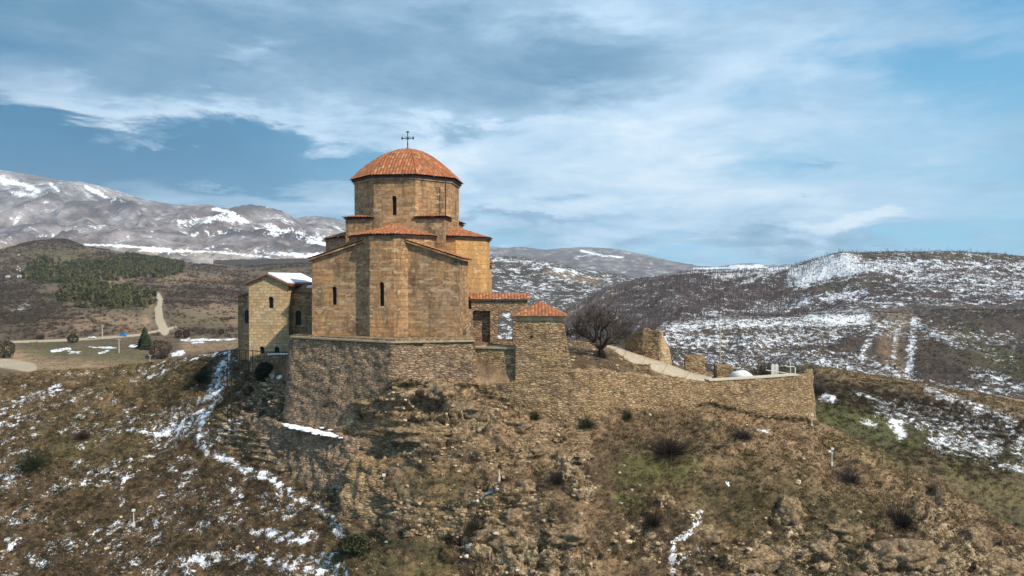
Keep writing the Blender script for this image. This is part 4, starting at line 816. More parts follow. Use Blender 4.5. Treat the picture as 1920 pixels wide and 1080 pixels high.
# lower stone tier with a snowy top
LB = [wp(462, 81, 776), wp(500, 78.3, 786), wp(530, 75.9, 794), wp(590, 73.2, 806), wp(652, 70.4, 822), wp(700, 69.6, 836), wp(760, 69.0, 850), wp(800, 69.2, 858)]
rubble_wall('bastion', LB, 3.2, -26, M['rubble'], 'battered lower rubble bastion with a snowy ledge under the blind arch', 'wall', batter=2.2, amp=.32, jag=.16, seed=91)
V = []; m = MB()
for (p0, p1, wdt, n_) in ((W(531, 795, 75.5), W(640, 820, 70.9), .62, 22), (W(594, 799, 74.0), W(640, 808, 72.6), .3, 9)):
    for i in range(n_):
        t = i / (n_ - 1); p = Vector(p0).lerp(Vector(p1), t); k_ = wdt * (1 - abs(2 * t - 1) ** 3 * .6); k_ *= .75 + .5 * ((i * 37 % 11) / 11); m.ball((p.x, p.y + .25 * math.sin(i * 2.3), p.z + .02), k_, .22, 9, .3, i)
tag(m.build('snow', M['snow']), kind='stuff')

LC = [wp(656, 67.7, 858), wp(700, 66.4, 866), wp(760, 65.7, 874), wp(840, 65.3, 868), wp(920, 65.3, 864), wp(1000, 65.8, 850), wp(1085, 66.8, 838)]
rubble_wall('stone_revetment', LC, 2.5, -27, M['rubble_warm'], 'crumbling stone courses across the slope below the cave mouth', 'wall', batter=3.6, amp=.42, jag=.45, seed=95)
# second stretch between the buttress and the gate tower
w2 = empty('terrace_wall', W(925, 655, 73), 0, 'low rubble terrace wall with mossy ledge between the church terrace and the small tower', 'wall')
T2 = [wp(888, 73.0, 655), wp(972, 71.8, 655)]; T2 = [(a, b_, -7.42) for a, b_, _ in T2]
rubble_wall('wall', rel(T2, w2), 2.4, [rz(-16, w2)] * 2, M['rubble_warm'], batter=1.2, amp=.14, seed=9, parent=w2)
slab(T2, .18, 2.3, -7.46, -7.3, M['ledge'], 'ledge', w2, w2)
# lower battered masonry below tower
T3 = [wp(880, 71.2, 722), wp(960, 70.2, 716), wp(1075, 70.0, 694), wp(1112, 71, 692), wp(1200, 75, 702), wp(1330, 79, 717)]
rubble_wall('boundary_wall', T3, 1.0, [-17, -17, -17, -17, -17, -17], M['rubble_warm'], 'long ochre rubble wall running from the small tower below the paved path', 'wall', batter=.9, amp=.2, seed=14, jag=.16)
T4 = [wp(1329, 79.3, 714), wp(1420, 81.5, 714), wp(1497, 84, 714), wp(1518, 84.6, 716), wp(1523, 88, 716)]; T4 = [(a, b_, Zat(713, 80) if i < 3 else Zat(713, 80) + .25) for i, (a, b_, _) in enumerate(T4)]
w3 = empty('boundary_wall', T4[1], 0, 'coped rubble wall with white coping at the right end of the ruins', 'wall')
rubble_wall('wall', rel(T4, w3), .8, [rz(-20, w3)] * 5, M['rubble_warm'], batter=.7, amp=.16, seed=21, parent=w3, jag=.05)
slab(T4[:3], .12, .9, T4[0][2], T4[0][2] + .16, simple('coping', (.50, .44, .34), .9), 'coping', w3, w3)

# ------------------------------------------------------------------ small tower with pyramid roof
tc = W(1012, 594, 73.6); tw_ = empty('tower', (tc[0], 73.6, -4.05), math.radians(-3), 'small square rubble tower with a four-sided red tiled roof beside the arched gate', 'tower')
def battered(name, hx, hy, z0, z1, bx, by, mtl, parent, seed, res=.16, amp=.07):
    V, Q, U = [], [], []; n0 = 0
    cor1 = [(-hx, -hy), (hx, -hy), (hx, hy), (-hx, hy)]; cor0 = [(-hx - bx[0], -hy - by), (hx + bx[1], -hy - by), (hx + bx[1], hy + by), (-hx - bx[0], hy + by)]
    for i in range(4):
        j = (i + 1) % 4; nu = int(2 * hx / res); nv = int((z1 - z0) / res); u = np.linspace(0, 1, nu + 1)[None, :]; f = np.linspace(0, 1, nv + 1)[:, None]
        fz = f ** .8
        def L(c): return np.array(c[i])[None, None] * (1 - u[..., None]) + np.array(c[j])[None, None] * u[..., None]
        xy = L(cor0) * (1 - fz[..., None]) + L(cor1) * fz[..., None]; z = z0 + (z1 - z0) * f + 0 * u; P = np.concatenate([xy, z[..., None]], -1)
        nn = np.array([cor1[j][1] - cor1[i][1], -(cor1[j][0] - cor1[i][0]), 0.]); nn /= np.linalg.norm(nn)
        uu = u * 2 * hx + i * 7 + 0 * f; e = np.sin(math.pi * u) ** .2
        d = amp * (fbm(uu / 1.2, z / 1., 4, seed) + .6 * fbm(uu / .4, z / .22, 3, seed + 3)) * e * np.clip((1 - f) * 8, 0, 1)
        P = P + nn * d[..., None]
        idx = np.arange((nv + 1) * (nu + 1)).reshape(nv + 1, nu + 1); q_ = np.stack([idx[:-1, :-1], idx[:-1, 1:], idx[1:, 1:], idx[1:, :-1]], -1).reshape(-1, 4)
        uv = np.stack([uu, z], -1).reshape(-1, 2)[q_]; V.append(P.reshape(-1, 3)); Q.append(q_ + n0); U.append(uv); n0 += (nv + 1) * (nu + 1)
    return link(name, npmesh(name, np.concatenate(V), np.concatenate(Q), np.concatenate(U)), mtl, parent)
battered('wall', 2.42, 2.4, -10.5, -.02, (.05, 2.1), .9, M['rubble_warm'], tw_, 31)
b = MB(); b.box(-2.5, 2.5, -2.48, 2.48, -.45, -.02); b.build('cornice', M['pale_stone'], tw_)
b = MB(); b.box(-.85, -.6, -2.52, -2.2, -1.95, -1.72); 
b = MB(); b.ball((-.75, -2.55, -2.0), .16, .8, 8); b.build('hole', M['hole'], tw_)
e = 2.82; apx = (0, 0, 1.42); cs = [(-e, -e), (e, -e), (e, e), (-e, e)]
roof('roof', [((*cs[i], .02), (*cs[(i + 1) % 4], .02), apx, apx) for i in range(4)], tw_, tw=.36, amp=.07)
b = MB(); b.box(-e + .05, e - .05, -e + .05, e - .05, -.02, .06); b.build('eave_board', M['pale_stone'], tw_)

# ------------------------------------------------------------------ arched gate wall
gx0, gx1 = W(884, 600, 79)[0], W(989, 600, 79)[0]; gz0 = -8.2
gt = empty('gate_wall', ((gx0 + gx1) / 2, 79, -7.4), math.radians(4), 'rubble wall with an arched opening above a low iron grille and a red tile coping', 'gate')
hw = (gx1 - gx0) / 2; ztop = Zat(561, 79) + 7.4
b = MB(); b.box(-hw, hw, 0, .9, gz0 + 7.4, ztop); wl = b.build('wall', M['rubble'], gt, weld=True)
ax = W(947.5, 600, 79)[0] - (gx0 + gx1) / 2; zs = Zat(640, 79) + 7.4; ah = Zat(583, 79) - Zat(638, 79)
cut(wl, [arch_prism(1.8, ah, -.5, 1.4, ax, zs), bx(W(887, 600, 79)[0] - (gx0 + gx1) / 2, W(919, 600, 79)[0] - (gx0 + gx1) / 2, -.4, .82, zs - .9, zs + ah + .15)])
b = MB(); r = .9
for i in range(11):
    a0 = math.pi * i / 11 + .02; a1 = math.pi * (i + 1) / 11 - .02; cz = zs + ah - r; rr0, rr1 = r, r + .38
    q4 = [(ax + rr0 * math.cos(a0), cz + rr0 * math.sin(a0)), (ax + rr1 * math.cos(a0), cz + rr1 * math.sin(a0)), (ax + rr1 * math.cos(a1), cz + rr1 * math.sin(a1)), (ax + rr0 * math.cos(a1), cz + rr0 * math.sin(a1))]
    b.hull(q4, -.07, .2)
b.build('arch', M['rubble_warm'], gt)
b = MB()
for i in range(7): x = ax - .84 + i * .28; b.tube((x, .45, zs + .05), (x, .45, zs + 1.05), .012, n=5)
for z in (zs + .1, zs + 1.05): b.tube((ax - .9, .45, z), (ax + .9, .45, z), .02, n=6)
b.build('grille', M['dark_iron'], gt)
roof('roof', [((-hw - .2, -.35, ztop), (hw + .25, -.35, ztop), (hw + .25, .55, ztop + .62), (-hw - .2, .55, ztop + .62)), ((hw + .25, 1.4, ztop), (-hw - .2, 1.4, ztop), (-hw - .2, .55, ztop + .62), (hw + .25, .55, ztop + .62))], gt)
b = MB(); b.hull([(-hw - .15, ztop - .12), (hw + .2, ztop - .12), (hw + .2, ztop), (-hw - .15, ztop)], -.25, 1.25); b.build('cornice', M['pale_stone'], gt)
# side wall that makes the dark recess next to the church
sx = W(888, 600, 77)[0]
rubble_wall('buttress', [(sx - .35, 79.0, -3.6), (sx - .28, 76.2, -5.4), (sx - .2, 74.6, -7.0)][::-1], .8, -8.3, M['rubble'], 'dark rubble buttress in the recess between the church and the arched gate', 'buttress', seed=41, amp=.1, jag=.1)

# ------------------------------------------------------------------ chapel on the left
Yc = 86.; xl, xr_, xm = W(467, 600, Yc)[0], W(541, 600, Yc)[0], W(502, 600, Yc)[0]
ch = empty('chapel', (xm, Yc, -9.6), math.radians(1), 'smaller gabled building of pale stone with snow on its roof, left of the church', 'building')
L_ = xl - xm; R_ = xr_ - xm; ze = Zat(531, Yc) + 9.6; zr = Zat(516, Yc) + 9.6; ze2 = Zat(534, Yc) + 9.6
b = MB(); b.hull([(L_, -.8), (R_, -.8), (R_, ze2), (0, zr), (L_, ze)], 0, 14); wl = b.build('wall', M['pale_stone'], ch, weld=True)
def cx(px, Y=Yc): return W(px, 600, Y)[0] - xm
zz_ = lambda py, Y=Yc: Zat(py, Y) + 9.6
cut(wl, [arch_prism(.62, zz_(556) - zz_(578), -.4, .5, cx(508), zz_(578)), arch_prism(.6, .9, -.4, .5, cx(491), zz_(663)), arch_prism(.6, .8, -.4, .5, cx(519), zz_(662))])
for px_, z0_, wd, h_ in ((508, zz_(578), .62, zz_(556) - zz_(578)), (491, zz_(663), .6, .9), (519, zz_(662), .6, .8)):
    xf(arch_prism(wd + .05, h_ + .05, .38, .42, 0, z0_ - .02), Matrix.Translation((cx(px_), 0, 0))).build('window', M['hole'], ch)
b = MB(); k1 = (zr - ze2) / R_
b.hull([(R_ + .45, ze2 - .45 * k1 + .02), (R_ + .45, ze2 - .45 * k1 + .2), (0, zr + .2), (L_ - .45, ze - .45 * (zr - ze) / -L_ + .2), (L_ - .45, ze - .45 * (zr - ze) / -L_ + .02), (0, zr + .02)], -.45, 14.3)
b.build('roof', simple('roof_edge', (.20, .10, .065), .85, 0, .4, 5), ch)
b = MB(); b.hull([(R_ + .3, ze2 - .3 * k1 + .205), (R_ + .3, ze2 - .3 * k1 + .3), (.1, zr + .34), (.1, zr + .2)], -.1, 14.2); b.build('snow_cover', M['snow'], ch)
roof('roof_edge', [((R_ + .52, -.5, ze2 - .5 * k1 + .2), (R_ + .52, 14.3, ze2 - .5 * k1 + .2), (R_ + .1, 14.3, ze2 - .1 * k1 + .24), (R_ + .1, -.5, ze2 - .1 * k1 + .24))], ch)
# annex between chapel and church
b = MB(); ax0, ax1 = R_, cx(586, 87.5); zt2 = zz_(550, 87.5); b.box(ax0 + .01, ax1, 1.4, 8, -.8, zt2); wa_ = b.build('annex_wall', M['ashlar'], ch, weld=True)
cut(wa_, [arch_prism(.72, zz_(582, 87.5) - zz_(609, 87.5), 1., 1.9, cx(560, 87.5), zz_(609, 87.5))])
xf(arch_prism(.75, zz_(582, 87.5) - zz_(609, 87.5) + .05, 1.75, 1.8, 0, zz_(609, 87.5)), Matrix.Translation((cx(560, 87.5), 0, 0))).build('window', M['hole'], ch)
roof('annex_roof', [((ax0, 1.0, zt2 + .05), (ax1 + .2, 1.0, zt2 + .05), (ax1 + .2, 4.5, zt2 + 1.0), (ax0, 4.5, zt2 + 1.0))], ch)
b = MB(); b.box(ax0 + .8, ax1 - .3, 2.2, 4.2, zt2 + .5, zt2 + .95); xf(b, Matrix.Translation((0, 0, -.05)))
b2 = MB(); b2.hull([(ax0 + 1.2, zt2 + .62), (ax1, zt2 + .5), (ax1, zt2 + .98), (ax0 + 1.6, zt2 + 1.0)], 3.0, 4.2); b2.build('snow_cover', M['snow'], ch)
# left wing
b = MB(); wx0 = cx(447, 87.6); b.hull([(wx0, -.8), (L_ - .01, -.8), (L_ - .01, zz_(548, 87.6)), (wx0, zz_(556, 87.6))], 1.6, 11); b.build('wing_wall', M['ashlar'], ch, weld=True)
xf(arch_prism(.5, 1.7, 1.52, 1.62, 0, zz_(606, 87.6)), Matrix.Translation((cx(464, 87.6), 0, 0))).build('window', M['hole'], ch)
b = MB(); b.hull([(wx0 - .4, zz_(558, 87.6)), (L_, zz_(549, 87.6)), (L_, zz_(546, 87.6)), (wx0 - .4, zz_(555, 87.6))], 1.2, 11.2); b.build('wing_roof', bpy.data.materials['roof_edge'], ch)
# terrace floors
def flat(name, ring, z, m_):
    b = MB(); b.poly([(x, y, z) for x, y in ring]); o = b.build(name, m_); tag(o, kind='structure'); return o

# paved path as a draped ribbon
def pave_fn(g, b):
    P = g.node('ShaderNodeTexCoord').outputs['UV']; n = g.noise(P, 1.2, 6, .7); n3 = g.noise(P, 6., 4, .6)
    c = g.ramp(n, [(.3, (.33, .26, .18)), (.55, (.45, .37, .27)), (.75, (.52, .45, .35))]); q_ = g.sepv(P)
    j = g.math('ABSOLUTE', g.math('SUBTRACT', g.math('FRACT', g.math('DIVIDE', q_[0], 2.6)), .5)); c = g.mix(g.mapr(j, .475, .5, 0, .8), c, (.12, .095, .07))
    g._in(b.inputs['Base Color'], c); g._in(b.inputs['Normal'], g.bump(n3, .4, .03))
M['paving'] = mat('path_paving', pave_fn)
PT = [(1066, 650, 92, 641, 95.5), (1112, 656, 88, 645, 92.5), (1150, 671, 84, 652, 89), (1190, 688, 82.3, 666, 86.8), (1240, 705, 81.2, 683, 85.2), (1285, 715, 80.6, 699, 83.8), (1329, 722, 80.2, 709, 82.6)]
V, Q, U = [], [], []; s_ = 0; fine = []
for i in range(len(PT) - 1):
    for k in range(8): t = k / 8; q_ = [PT[i][j] * (1 - t) + PT[i + 1][j] * t for j in range(5)]; fine.append((Vector(W(q_[0], q_[1], q_[2])), Vector(W(q_[0] + 12, q_[3], q_[4]))))
fine.append((Vector(W(*PT[-1][:3])), Vector(W(PT[-1][0] + 4, *PT[-1][3:]))))
for i, (n_, f_) in enumerate(fine):
    if i: s_ += (n_ - fine[i - 1][0]).length
    n_ = n_ + (n_ - f_).normalized() * (.1 * math.sin(i * 1.9)); w_ = (n_ - f_).length
    for p, u_ in ((n_ + Vector((-.15, -.25, -1.3)), -1.3), (n_ + Vector((0, 0, .05)), 0), (n_.lerp(f_, .5) + Vector((0, 0, .06)), w_ / 2), (f_ + Vector((0, 0, .05)), w_), (f_ + Vector((.1, .3, -1.5)), w_ + 1.5)): V.append(tuple(p)); U.append((s_, u_))
    if i:
        k = (i - 1) * 5
        for j in range(4): Q.append((k + j, k + 5 + j, k + 6 + j, k + 1 + j))
U = np.array(U); Q = np.array(Q); tag(link('path', npmesh('path', V, Q, U[Q]), M['paving']), kind='structure')

# ------------------------------------------------------------------ vegetation and stones
def tint_fn(rough=.9, trans=0):
    def f(g, b):
        P = g.node('ShaderNodeTexCoord').outputs['Object']; n = g.noise(P, 3., 2)
        c = g.attr('tint', 'Color'); g._in(b.inputs['Base Color'], g.mix(n, g.mix(1., c, (.6, .6, .6), 'MULTIPLY'), g.mix(1., c, (1.35, 1.35, 1.35), 'MULTIPLY')))
        b.inputs['Roughness'].default_value = rough; b.inputs['Specular IOR Level'].default_value = .1
    return f
M['twig'] = mat('twig', tint_fn()); M['stone_tint'] = mat('loose_stone', tint_fn(.95))
M['bark'] = simple('bark', (.07, .052, .04), .95, 0, .4, 6)
def t_bush(n, seed, wid=.03, up=.05, bend=.25, flat=1.):
    r = np.random.default_rng(seed); d = r.normal(size=(n, 3)); d[:, 2] = np.abs(d[:, 2]) * .9 + up; d /= np.linalg.norm(d, axis=1, keepdims=True)
    R = r.uniform(.55, 1.05, (n, 1)); p0 = d * r.uniform(0, .55, (n, 1)) * R; p0[:, 2] *= .8
    p1 = d * R + r.normal(size=(n, 3)) * bend * .4; p1[:, 2] = np.maximum(p1[:, 2], .02) * flat
    s = np.cross(p1 - p0, r.normal(size=(n, 3))); s /= np.linalg.norm(s, axis=1, keepdims=True) + 1e-9; wv = s * wid * r.uniform(.6, 1.6, (n, 1))
    return np.stack([p0 - wv * .6, p0 + wv * .6, p1 + wv * .5], 1)
def t_leafbush(n, seed, size=.10, shape=(1, 1, .85)):
    r = np.random.default_rng(seed); d = r.normal(size=(n, 3)); d /= np.linalg.norm(d, axis=1, keepdims=True)
    lobes = r.normal(size=(7, 3)); lobes /= np.linalg.norm(lobes, axis=1, keepdims=True); k = .78 + .24 * np.clip((d @ lobes.T).max(1), .3, 1) - .12
    p = d * (k * r.uniform(.45, 1, n) ** .4)[:, None] * np.array(shape); p[:, 2] = p[:, 2] * 1. + shape[2] * .75; p = p[p[:, 2] > 0]; m = len(p)
    a = r.normal(size=(m, 3)); a /= np.linalg.norm(a, axis=1, keepdims=True); b_ = np.cross(a, r.normal(size=(m, 3))); b_ /= np.linalg.norm(b_, axis=1, keepdims=True)
    z = size * r.uniform(.6, 1.4, (m, 1)); return np.stack([p - a * z, p + a * z, p + b_ * z * 1.3], 1)
def t_grass(n, seed):
    r = np.random.default_rng(seed); b_ = r.normal(size=(n, 3)) * .35; b_[:, 2] = 0; t = b_ * 1.8 + r.normal(size=(n, 3)) * .25; t[:, 2] = r.uniform(.6, 1.1, n)
    a = r.uniform(0, 6.28, n); w_ = np.stack([np.cos(a), np.sin(a), 0 * a], 1) * .09; return np.stack([b_ - w_, b_ + w_, t], 1)
def t_tree(n, seed, h=1.):
    r = np.random.default_rng(seed); T = [[(-.018, 0, -.05), (.018, 0, -.05), (0, 0, .75)], [(0, -.018, -.05), (0, .018, -.05), (0, 0, .75)]]
    for i in range(n):
        z0 = r.uniform(.18, .7); a = r.uniform(0, 6.28); l = r.uniform(.18, .42); el = r.uniform(.5, 1.2)
        p0 = np.array([0, 0, z0]); p1 = p0 + np.array([math.cos(a) * math.cos(el), math.sin(a) * math.cos(el), math.sin(el)]) * l
        s = np.array([-math.sin(a), math.cos(a), 0]) * .016; T.append([p0 - s, p0 + s, p1 + s * r.uniform(.5, 3)])
    return np.array(T)
def t_cone(seed, n=7, L=4):
    r = np.random.default_rng(seed); T = []
    for l in range(L):
        z0 = .12 + l * .85 / L; z1 = min(1.02, z0 + 1.25 / L); R = .34 * (1 - l / L) + .06
        for i in range(n):
            a = 6.28 * i / n + l * .5 + r.uniform(-.2, .2); a2 = a + 6.28 / n * r.uniform(.8, 1.2); q = r.uniform(.7, 1.25)
            T.append([(R * q * math.cos(a), R * q * math.sin(a), z0 - .04), (R * math.cos(a2), R * math.sin(a2), z0), (0, 0, z1)])
    return np.array(T)
def t_rock(seed):
    r = np.random.default_rng(seed); bm = bmesh.new(); bmesh.ops.create_icosphere(bm, subdivisions=1, radius=1)
    for v in bm.verts: v.co *= float(r.uniform(.65, 1.15))
    for v in bm.verts: v.co.z *= .75
    T = np.array([[tuple(v.co) for v in f.verts] for f in bm.faces]); bm.free(); return T
def scatter(name, temps, P, scale, cols, material, nrm=None, tilt=0., asp=None, seed=1, kind='stuff', cvar=.25, parent=None):
    r = np.random.default_rng(seed); n = len(P); Vs, Cs = [], []; which = r.integers(0, len(temps), n); ang = r.uniform(0, 6.28, n)
    ci = r.integers(0, len(cols), n); cc = np.array(cols)[ci] * (1 + r.uniform(-cvar, cvar, (n, 1)))
    for k, T in enumerate(temps):
        i = np.where(which == k)[0]
        if not len(i): continue
        V = T.reshape(-1, 3)[None] * np.ones((len(i), 1, 1)); c, s_ = np.cos(ang[i])[:, None], np.sin(ang[i])[:, None]
        x = V[..., 0] * c - V[..., 1] * s_; y = V[..., 0] * s_ + V[..., 1] * c; z = V[..., 2].copy()
        if nrm is not None and tilt: x = x + z * nrm[i, 0:1] * tilt; y = y + z * nrm[i, 1:2] * tilt
        sc = scale[i][:, None]; a = 1. if asp is None else asp[i][:, None]
        V = np.stack([x * sc + P[i, 0:1], y * sc + P[i, 1:2], z * sc * a + P[i, 2:3]], -1)
        Vs.append(V.reshape(-1, 3)); Cs.append(np.repeat(cc[i], T.shape[0] * 3, 0) * (1 + r.uniform(-.2, .2, (V.reshape(-1, 3).shape[0] // 3, 1)).repeat(3, 0)))
    V = np.concatenate(Vs); C = np.concatenate(Cs); C = np.concatenate([np.clip(C, 0, 1), np.ones((len(C), 1))], 1)
    o = link(name, npmesh(name, V, np.arange(len(V)).reshape(-1, 3), attrs=dict(tint=C)), material, parent)
    if kind: tag(o, kind=kind)
    return o
infr = lambda px, py: ((px > -60) & (px < 1980) & (py < 1130)).astype(float)
front = lambda T: (T < 4.02).astype(float)
BR = [(.05, .034, .024), (.08, .052, .040), (.042, .032, .019), (.115, .074, .050), (.07, .062, .03), (.13, .10, .055), (.08, .05, .045)]
# scrub on the near hill
pt, nn, a, b_ = pick(near, 9000, lambda px, py, P, T, at: infr(px, py) * front(T) * (.10 + .35 * sstep(700, 400, px) + .9 * np.clip(at['dark'], 0, 1) + .35 * (fbm(P[..., 0] / 5, P[..., 1] / 5, 4, 5) > .05)) * np.clip(1 - 1.1 * at['tan'], .05, 1) * (1 - .8 * np.clip(at['mason'], 0, 1)) * np.where(at['snow'] > .55, .15, 1) * (1 - .6 * np.clip(at['rock'], 0, 1)))
scatter('undergrowth', [t_bush(60, i, .028) for i in range(5)] + [t_bush(46, 20 + i, .04, flat=.7) for i in range(3)], pt - nn * .05, RNG.uniform(.22, .62, len(pt)) * (1 + .7 * (RNG.random(len(pt)) > .92)), BR, M['twig'], nn, .5, seed=2)
pt, nn, a, b_ = pick(near, 1500, lambda px, py, P, T, at: infr(px, py) * front(T) * (.05 + .9 * np.clip(at['green'], 0, 1) + .5 * np.clip(at['dark'], 0, 1) + .25 * (fbm(P[..., 0] / 6, P[..., 1] / 6, 4, 15) > .1)) * np.clip(1 - at['tan'], .05, 1) * (at['snow'] < .5))
scatter('shrubbery', [t_leafbush(110, i, .11) for i in range(5)], pt - nn * .08, RNG.uniform(.18, .55, len(pt)), [(.055, .060, .028), (.075, .075, .035), (.04, .045, .024), (.09, .08, .045), (.06, .045, .03)], M['twig'], nn, .4, seed=3)
pt, nn, a, b_ = pick(near, 62000, lambda px, py, P, T, at: infr(px, py) * front(T) * (.35 + .6 * np.clip(at['tan'], 0, 1) + .5 * (fbm(P[..., 0] / 4, P[..., 1] / 4, 4, 25) > 0)) * (1 - .85 * np.clip(at['mason'], 0, 1)) * np.where(at['snow'] > .6, .15, 1) * (1 - .6 * np.clip(at['rock'], 0, 1)))
scatter('dry_grass', [t_grass(7, i) for i in range(6)], pt, RNG.uniform(.13, .34, len(pt)), [(.26, .19, .10), (.17, .12, .06), (.36, .27, .15), (.12, .095, .045), (.20, .135, .075), (.10, .07, .04)], M['twig'], nn, .6, seed=4)
pt, nn, a, b_ = pick(near, 6500, lambda px, py, P, T, at: infr(px, py) * front(T) * (.05 + 1. * np.clip(at['rock'], 0, 1) + .8 * np.clip(at['mason'], 0, 1) + .3 * (fbm(P[..., 0] / 3, P[..., 1] / 3, 3, 35) > .15)))
scatter('rubble', [t_rock(i) for i in range(6)], pt, .05 + .30 * RNG.random(len(pt)) ** 3.5, [(.40, .30, .20), (.28, .21, .14), (.52, .41, .28), (.18, .135, .09), (.36, .26, .16)], M['stone_tint'], seed=5, asp=RNG.uniform(.5, 1., len(pt)))
pt, nn, a, b_ = pick(near, 2600, lambda px, py, P, T, at: (px > 1040) * (px < 1530) * (T > 4.05) * (T < 6.3).astype(float))
scatter('dry_grass', [t_grass(7, 30 + i) for i in range(4)] + [t_bush(20, 33, .04)], pt, RNG.uniform(.12, .3, len(pt)), [(.34, .25, .13), (.2, .14, .08), (.14, .1, .055)], M['twig'], nn, .4, seed=44)
pt, nn, a, b_ = pick(near, 900, lambda px, py, P, T, at: (px > 1040) * (px < 1530) * (T > 4.05) * (T < 6.3).astype(float))
scatter('rubble', [t_rock(40 + i) for i in range(4)], pt, .06 + .3 * RNG.random(len(pt)) ** 3, [(.40, .29, .18), (.28, .2, .13), (.5, .38, .25)], M['stone_tint'], seed=45, asp=RNG.uniform(.5, 1., len(pt)))
pt, nn, a, b_ = pick(near, 1100, lambda px, py, P, T, at: (px > 545) * (px < 1530) * (T > 3.84) * (T < 4.0).astype(float))
scatter('undergrowth', [t_bush(60, 200 + i, .03) for i in range(4)], pt, RNG.uniform(.2, .55, len(pt)), [(.07, .055, .03), (.10, .075, .045), (.05, .04, .025), (.12, .10, .05)], M['twig'], nn, .3, seed=46)
# spur
pt, nn, a, b_ = pick(spur, 3600, lambda px, py, P, T, at: infr(px, py) * (T < 3.05) * (.15 + np.clip(at['dark'], 0, 1) + .3 * np.clip(at['rock'], 0, 1)) * np.clip(1 - at['tan'], .03, 1) * np.where(at['snow'] > .7, .2, 1))
scatter('undergrowth', [t_bush(40, 60 + i, .035) for i in range(5)], pt, RNG.uniform(.3, 1.1, len(pt)), BR, M['twig'], seed=6)
pt, nn, a, b_ = pick(spur, 12000, lambda px, py, P, T, at: infr(px, py) * (T < 3.05) * (.3 + np.clip(at['tan'], 0, 1)) * np.where(at['snow'] > .6, .2, 1))
scatter('dry_grass', [t_grass(6, 60 + i) for i in range(5)], pt, RNG.uniform(.2, .45, len(pt)), [(.22, .17, .09), (.15, .115, .055), (.26, .2, .115), (.11, .1, .045)], M['twig'], seed=7)
# far slopes
PUR = [(.15, .107, .10), (.19, .14, .125), (.11, .08, .072), (.22, .165, .145), (.14, .11, .085)]
pt, nn, a, b_ = pick(h3, 13000, lambda px, py, P, T, at: infr(px, py) * (T > .7) * (T < 3.1) * (.4 + .6 * (fbm(P[..., 0] / 30, P[..., 1] / 30, 3, 45) > -.05)) * np.where(at['snow'] > .78, .25, 1) * np.clip(1 - at['rock'], .2, 1))
scatter('scrub_woods', [t_bush(16, 80 + i, .055, .3) for i in range(6)], pt, RNG.uniform(.7, 2.1, len(pt)), BR + PUR, M['twig'], seed=8, kind='stuff')
def forest(px, py): return sstep(1560, 1440, px + (py - 540) * .3) + .12
pt, nn, a, b_ = pick(h4, 16000, lambda px, py, P, T, at: infr(px, py) * (T > .7) * (T < 2.78) * forest(px, py) * (.55 + .45 * (fbm(P[..., 0] / 60, P[..., 1] / 60, 3, 48) > -.15)))
scatter('woods', [t_tree(11, 100 + i) for i in range(6)], pt, RNG.uniform(4.5, 9.5, len(pt)), PUR, M['twig'], seed=9, kind='stuff')
pt, nn, a, b_ = pick(h4, 9000, lambda px, py, P, T, at: infr(px, py) * (T > .9) * (T < 2.95) * (1.1 - forest(px, py)).clip(0.02, 1))
scatter('scrub_woods', [t_bush(14, 120 + i, .06, .3) for i in range(6)], pt, RNG.uniform(1., 2.8, len(pt)), BR + PUR, M['twig'], seed=10, kind='stuff')
pt, nn, a, b_ = pick(h5, 8000, lambda px, py, P, T, at: infr(px, py) * (T > .7) * (T < 3.1) * (.5 + np.clip(at['dark'], 0, 1)) * np.where(at['snow'] > .6, .2, 1))
scatter('woods', [t_tree(8, 140 + i) for i in range(4)], pt, RNG.uniform(5, 10, len(pt)), PUR, M['twig'], seed=11, kind='stuff')
pt, nn, a, b_ = pick(leftg, 26000, lambda px, py, P, T, at: infr(px, py) * (T > 3.05) * (T < 7.4) * (.16 + np.clip(at['dark'], 0, 1) + .8 * (fbm(P[..., 0] / 90, P[..., 1] / 90, 4, 52) > .05)) * (at['path'] < .05) * np.clip(1 - at['tan'], .1, 1) * np.minimum(1, (600 / P[..., 1]) ** 1.2))
scatter('scrub_woods', [t_bush(22, 150 + i, .06, .15) for i in range(5)], pt, RNG.uniform(1., 3.9, len(pt)) * (pt[:, 1] / 600) ** .5, [(.05, .038, .03), (.07, .05, .04), (.085, .062, .055), (.06, .055, .03), (.10, .075, .06)], M['twig'], seed=12, kind='stuff')
pt, nn, a, b_ = pick(leftg, 5200, lambda px, py, P, T, at: infr(px, py) * (T > 4.3) * (T < 7.2) * (at['path'] < .05) * (strokes(px, py, LG[:2]) > .12) * np.clip(strokes(px, py, LG[:2]) * .9 - .3 + 1.0 * fbm(P[..., 0] / 32, P[..., 1] / 32, 3, 61), 0, 1))
scatter('conifer_woods', [t_cone(i) for i in range(3)] + [t_leafbush(60, 900 + i, .17, (.42, .42, .5)) for i in range(5)], pt, RNG.uniform(4, 9.5, len(pt)), [(.060, .064, .026), (.085, .078, .034), (.042, .048, .02), (.11, .09, .048)], M['twig'], seed=13, kind='stuff')
pt, nn, a, b_ = pick(leftg, 9000, lambda px, py, P, T, at: infr(px, py) * (T > .9) * (T < 3.3) * (at['path'] < .05))
scatter('dry_grass', [t_grass(6, 160 + i) for i in range(4)], pt, RNG.uniform(.3, .8, len(pt)), [(.17, .135, .07), (.12, .10, .05), (.2, .15, .085)], M['twig'], seed=14)

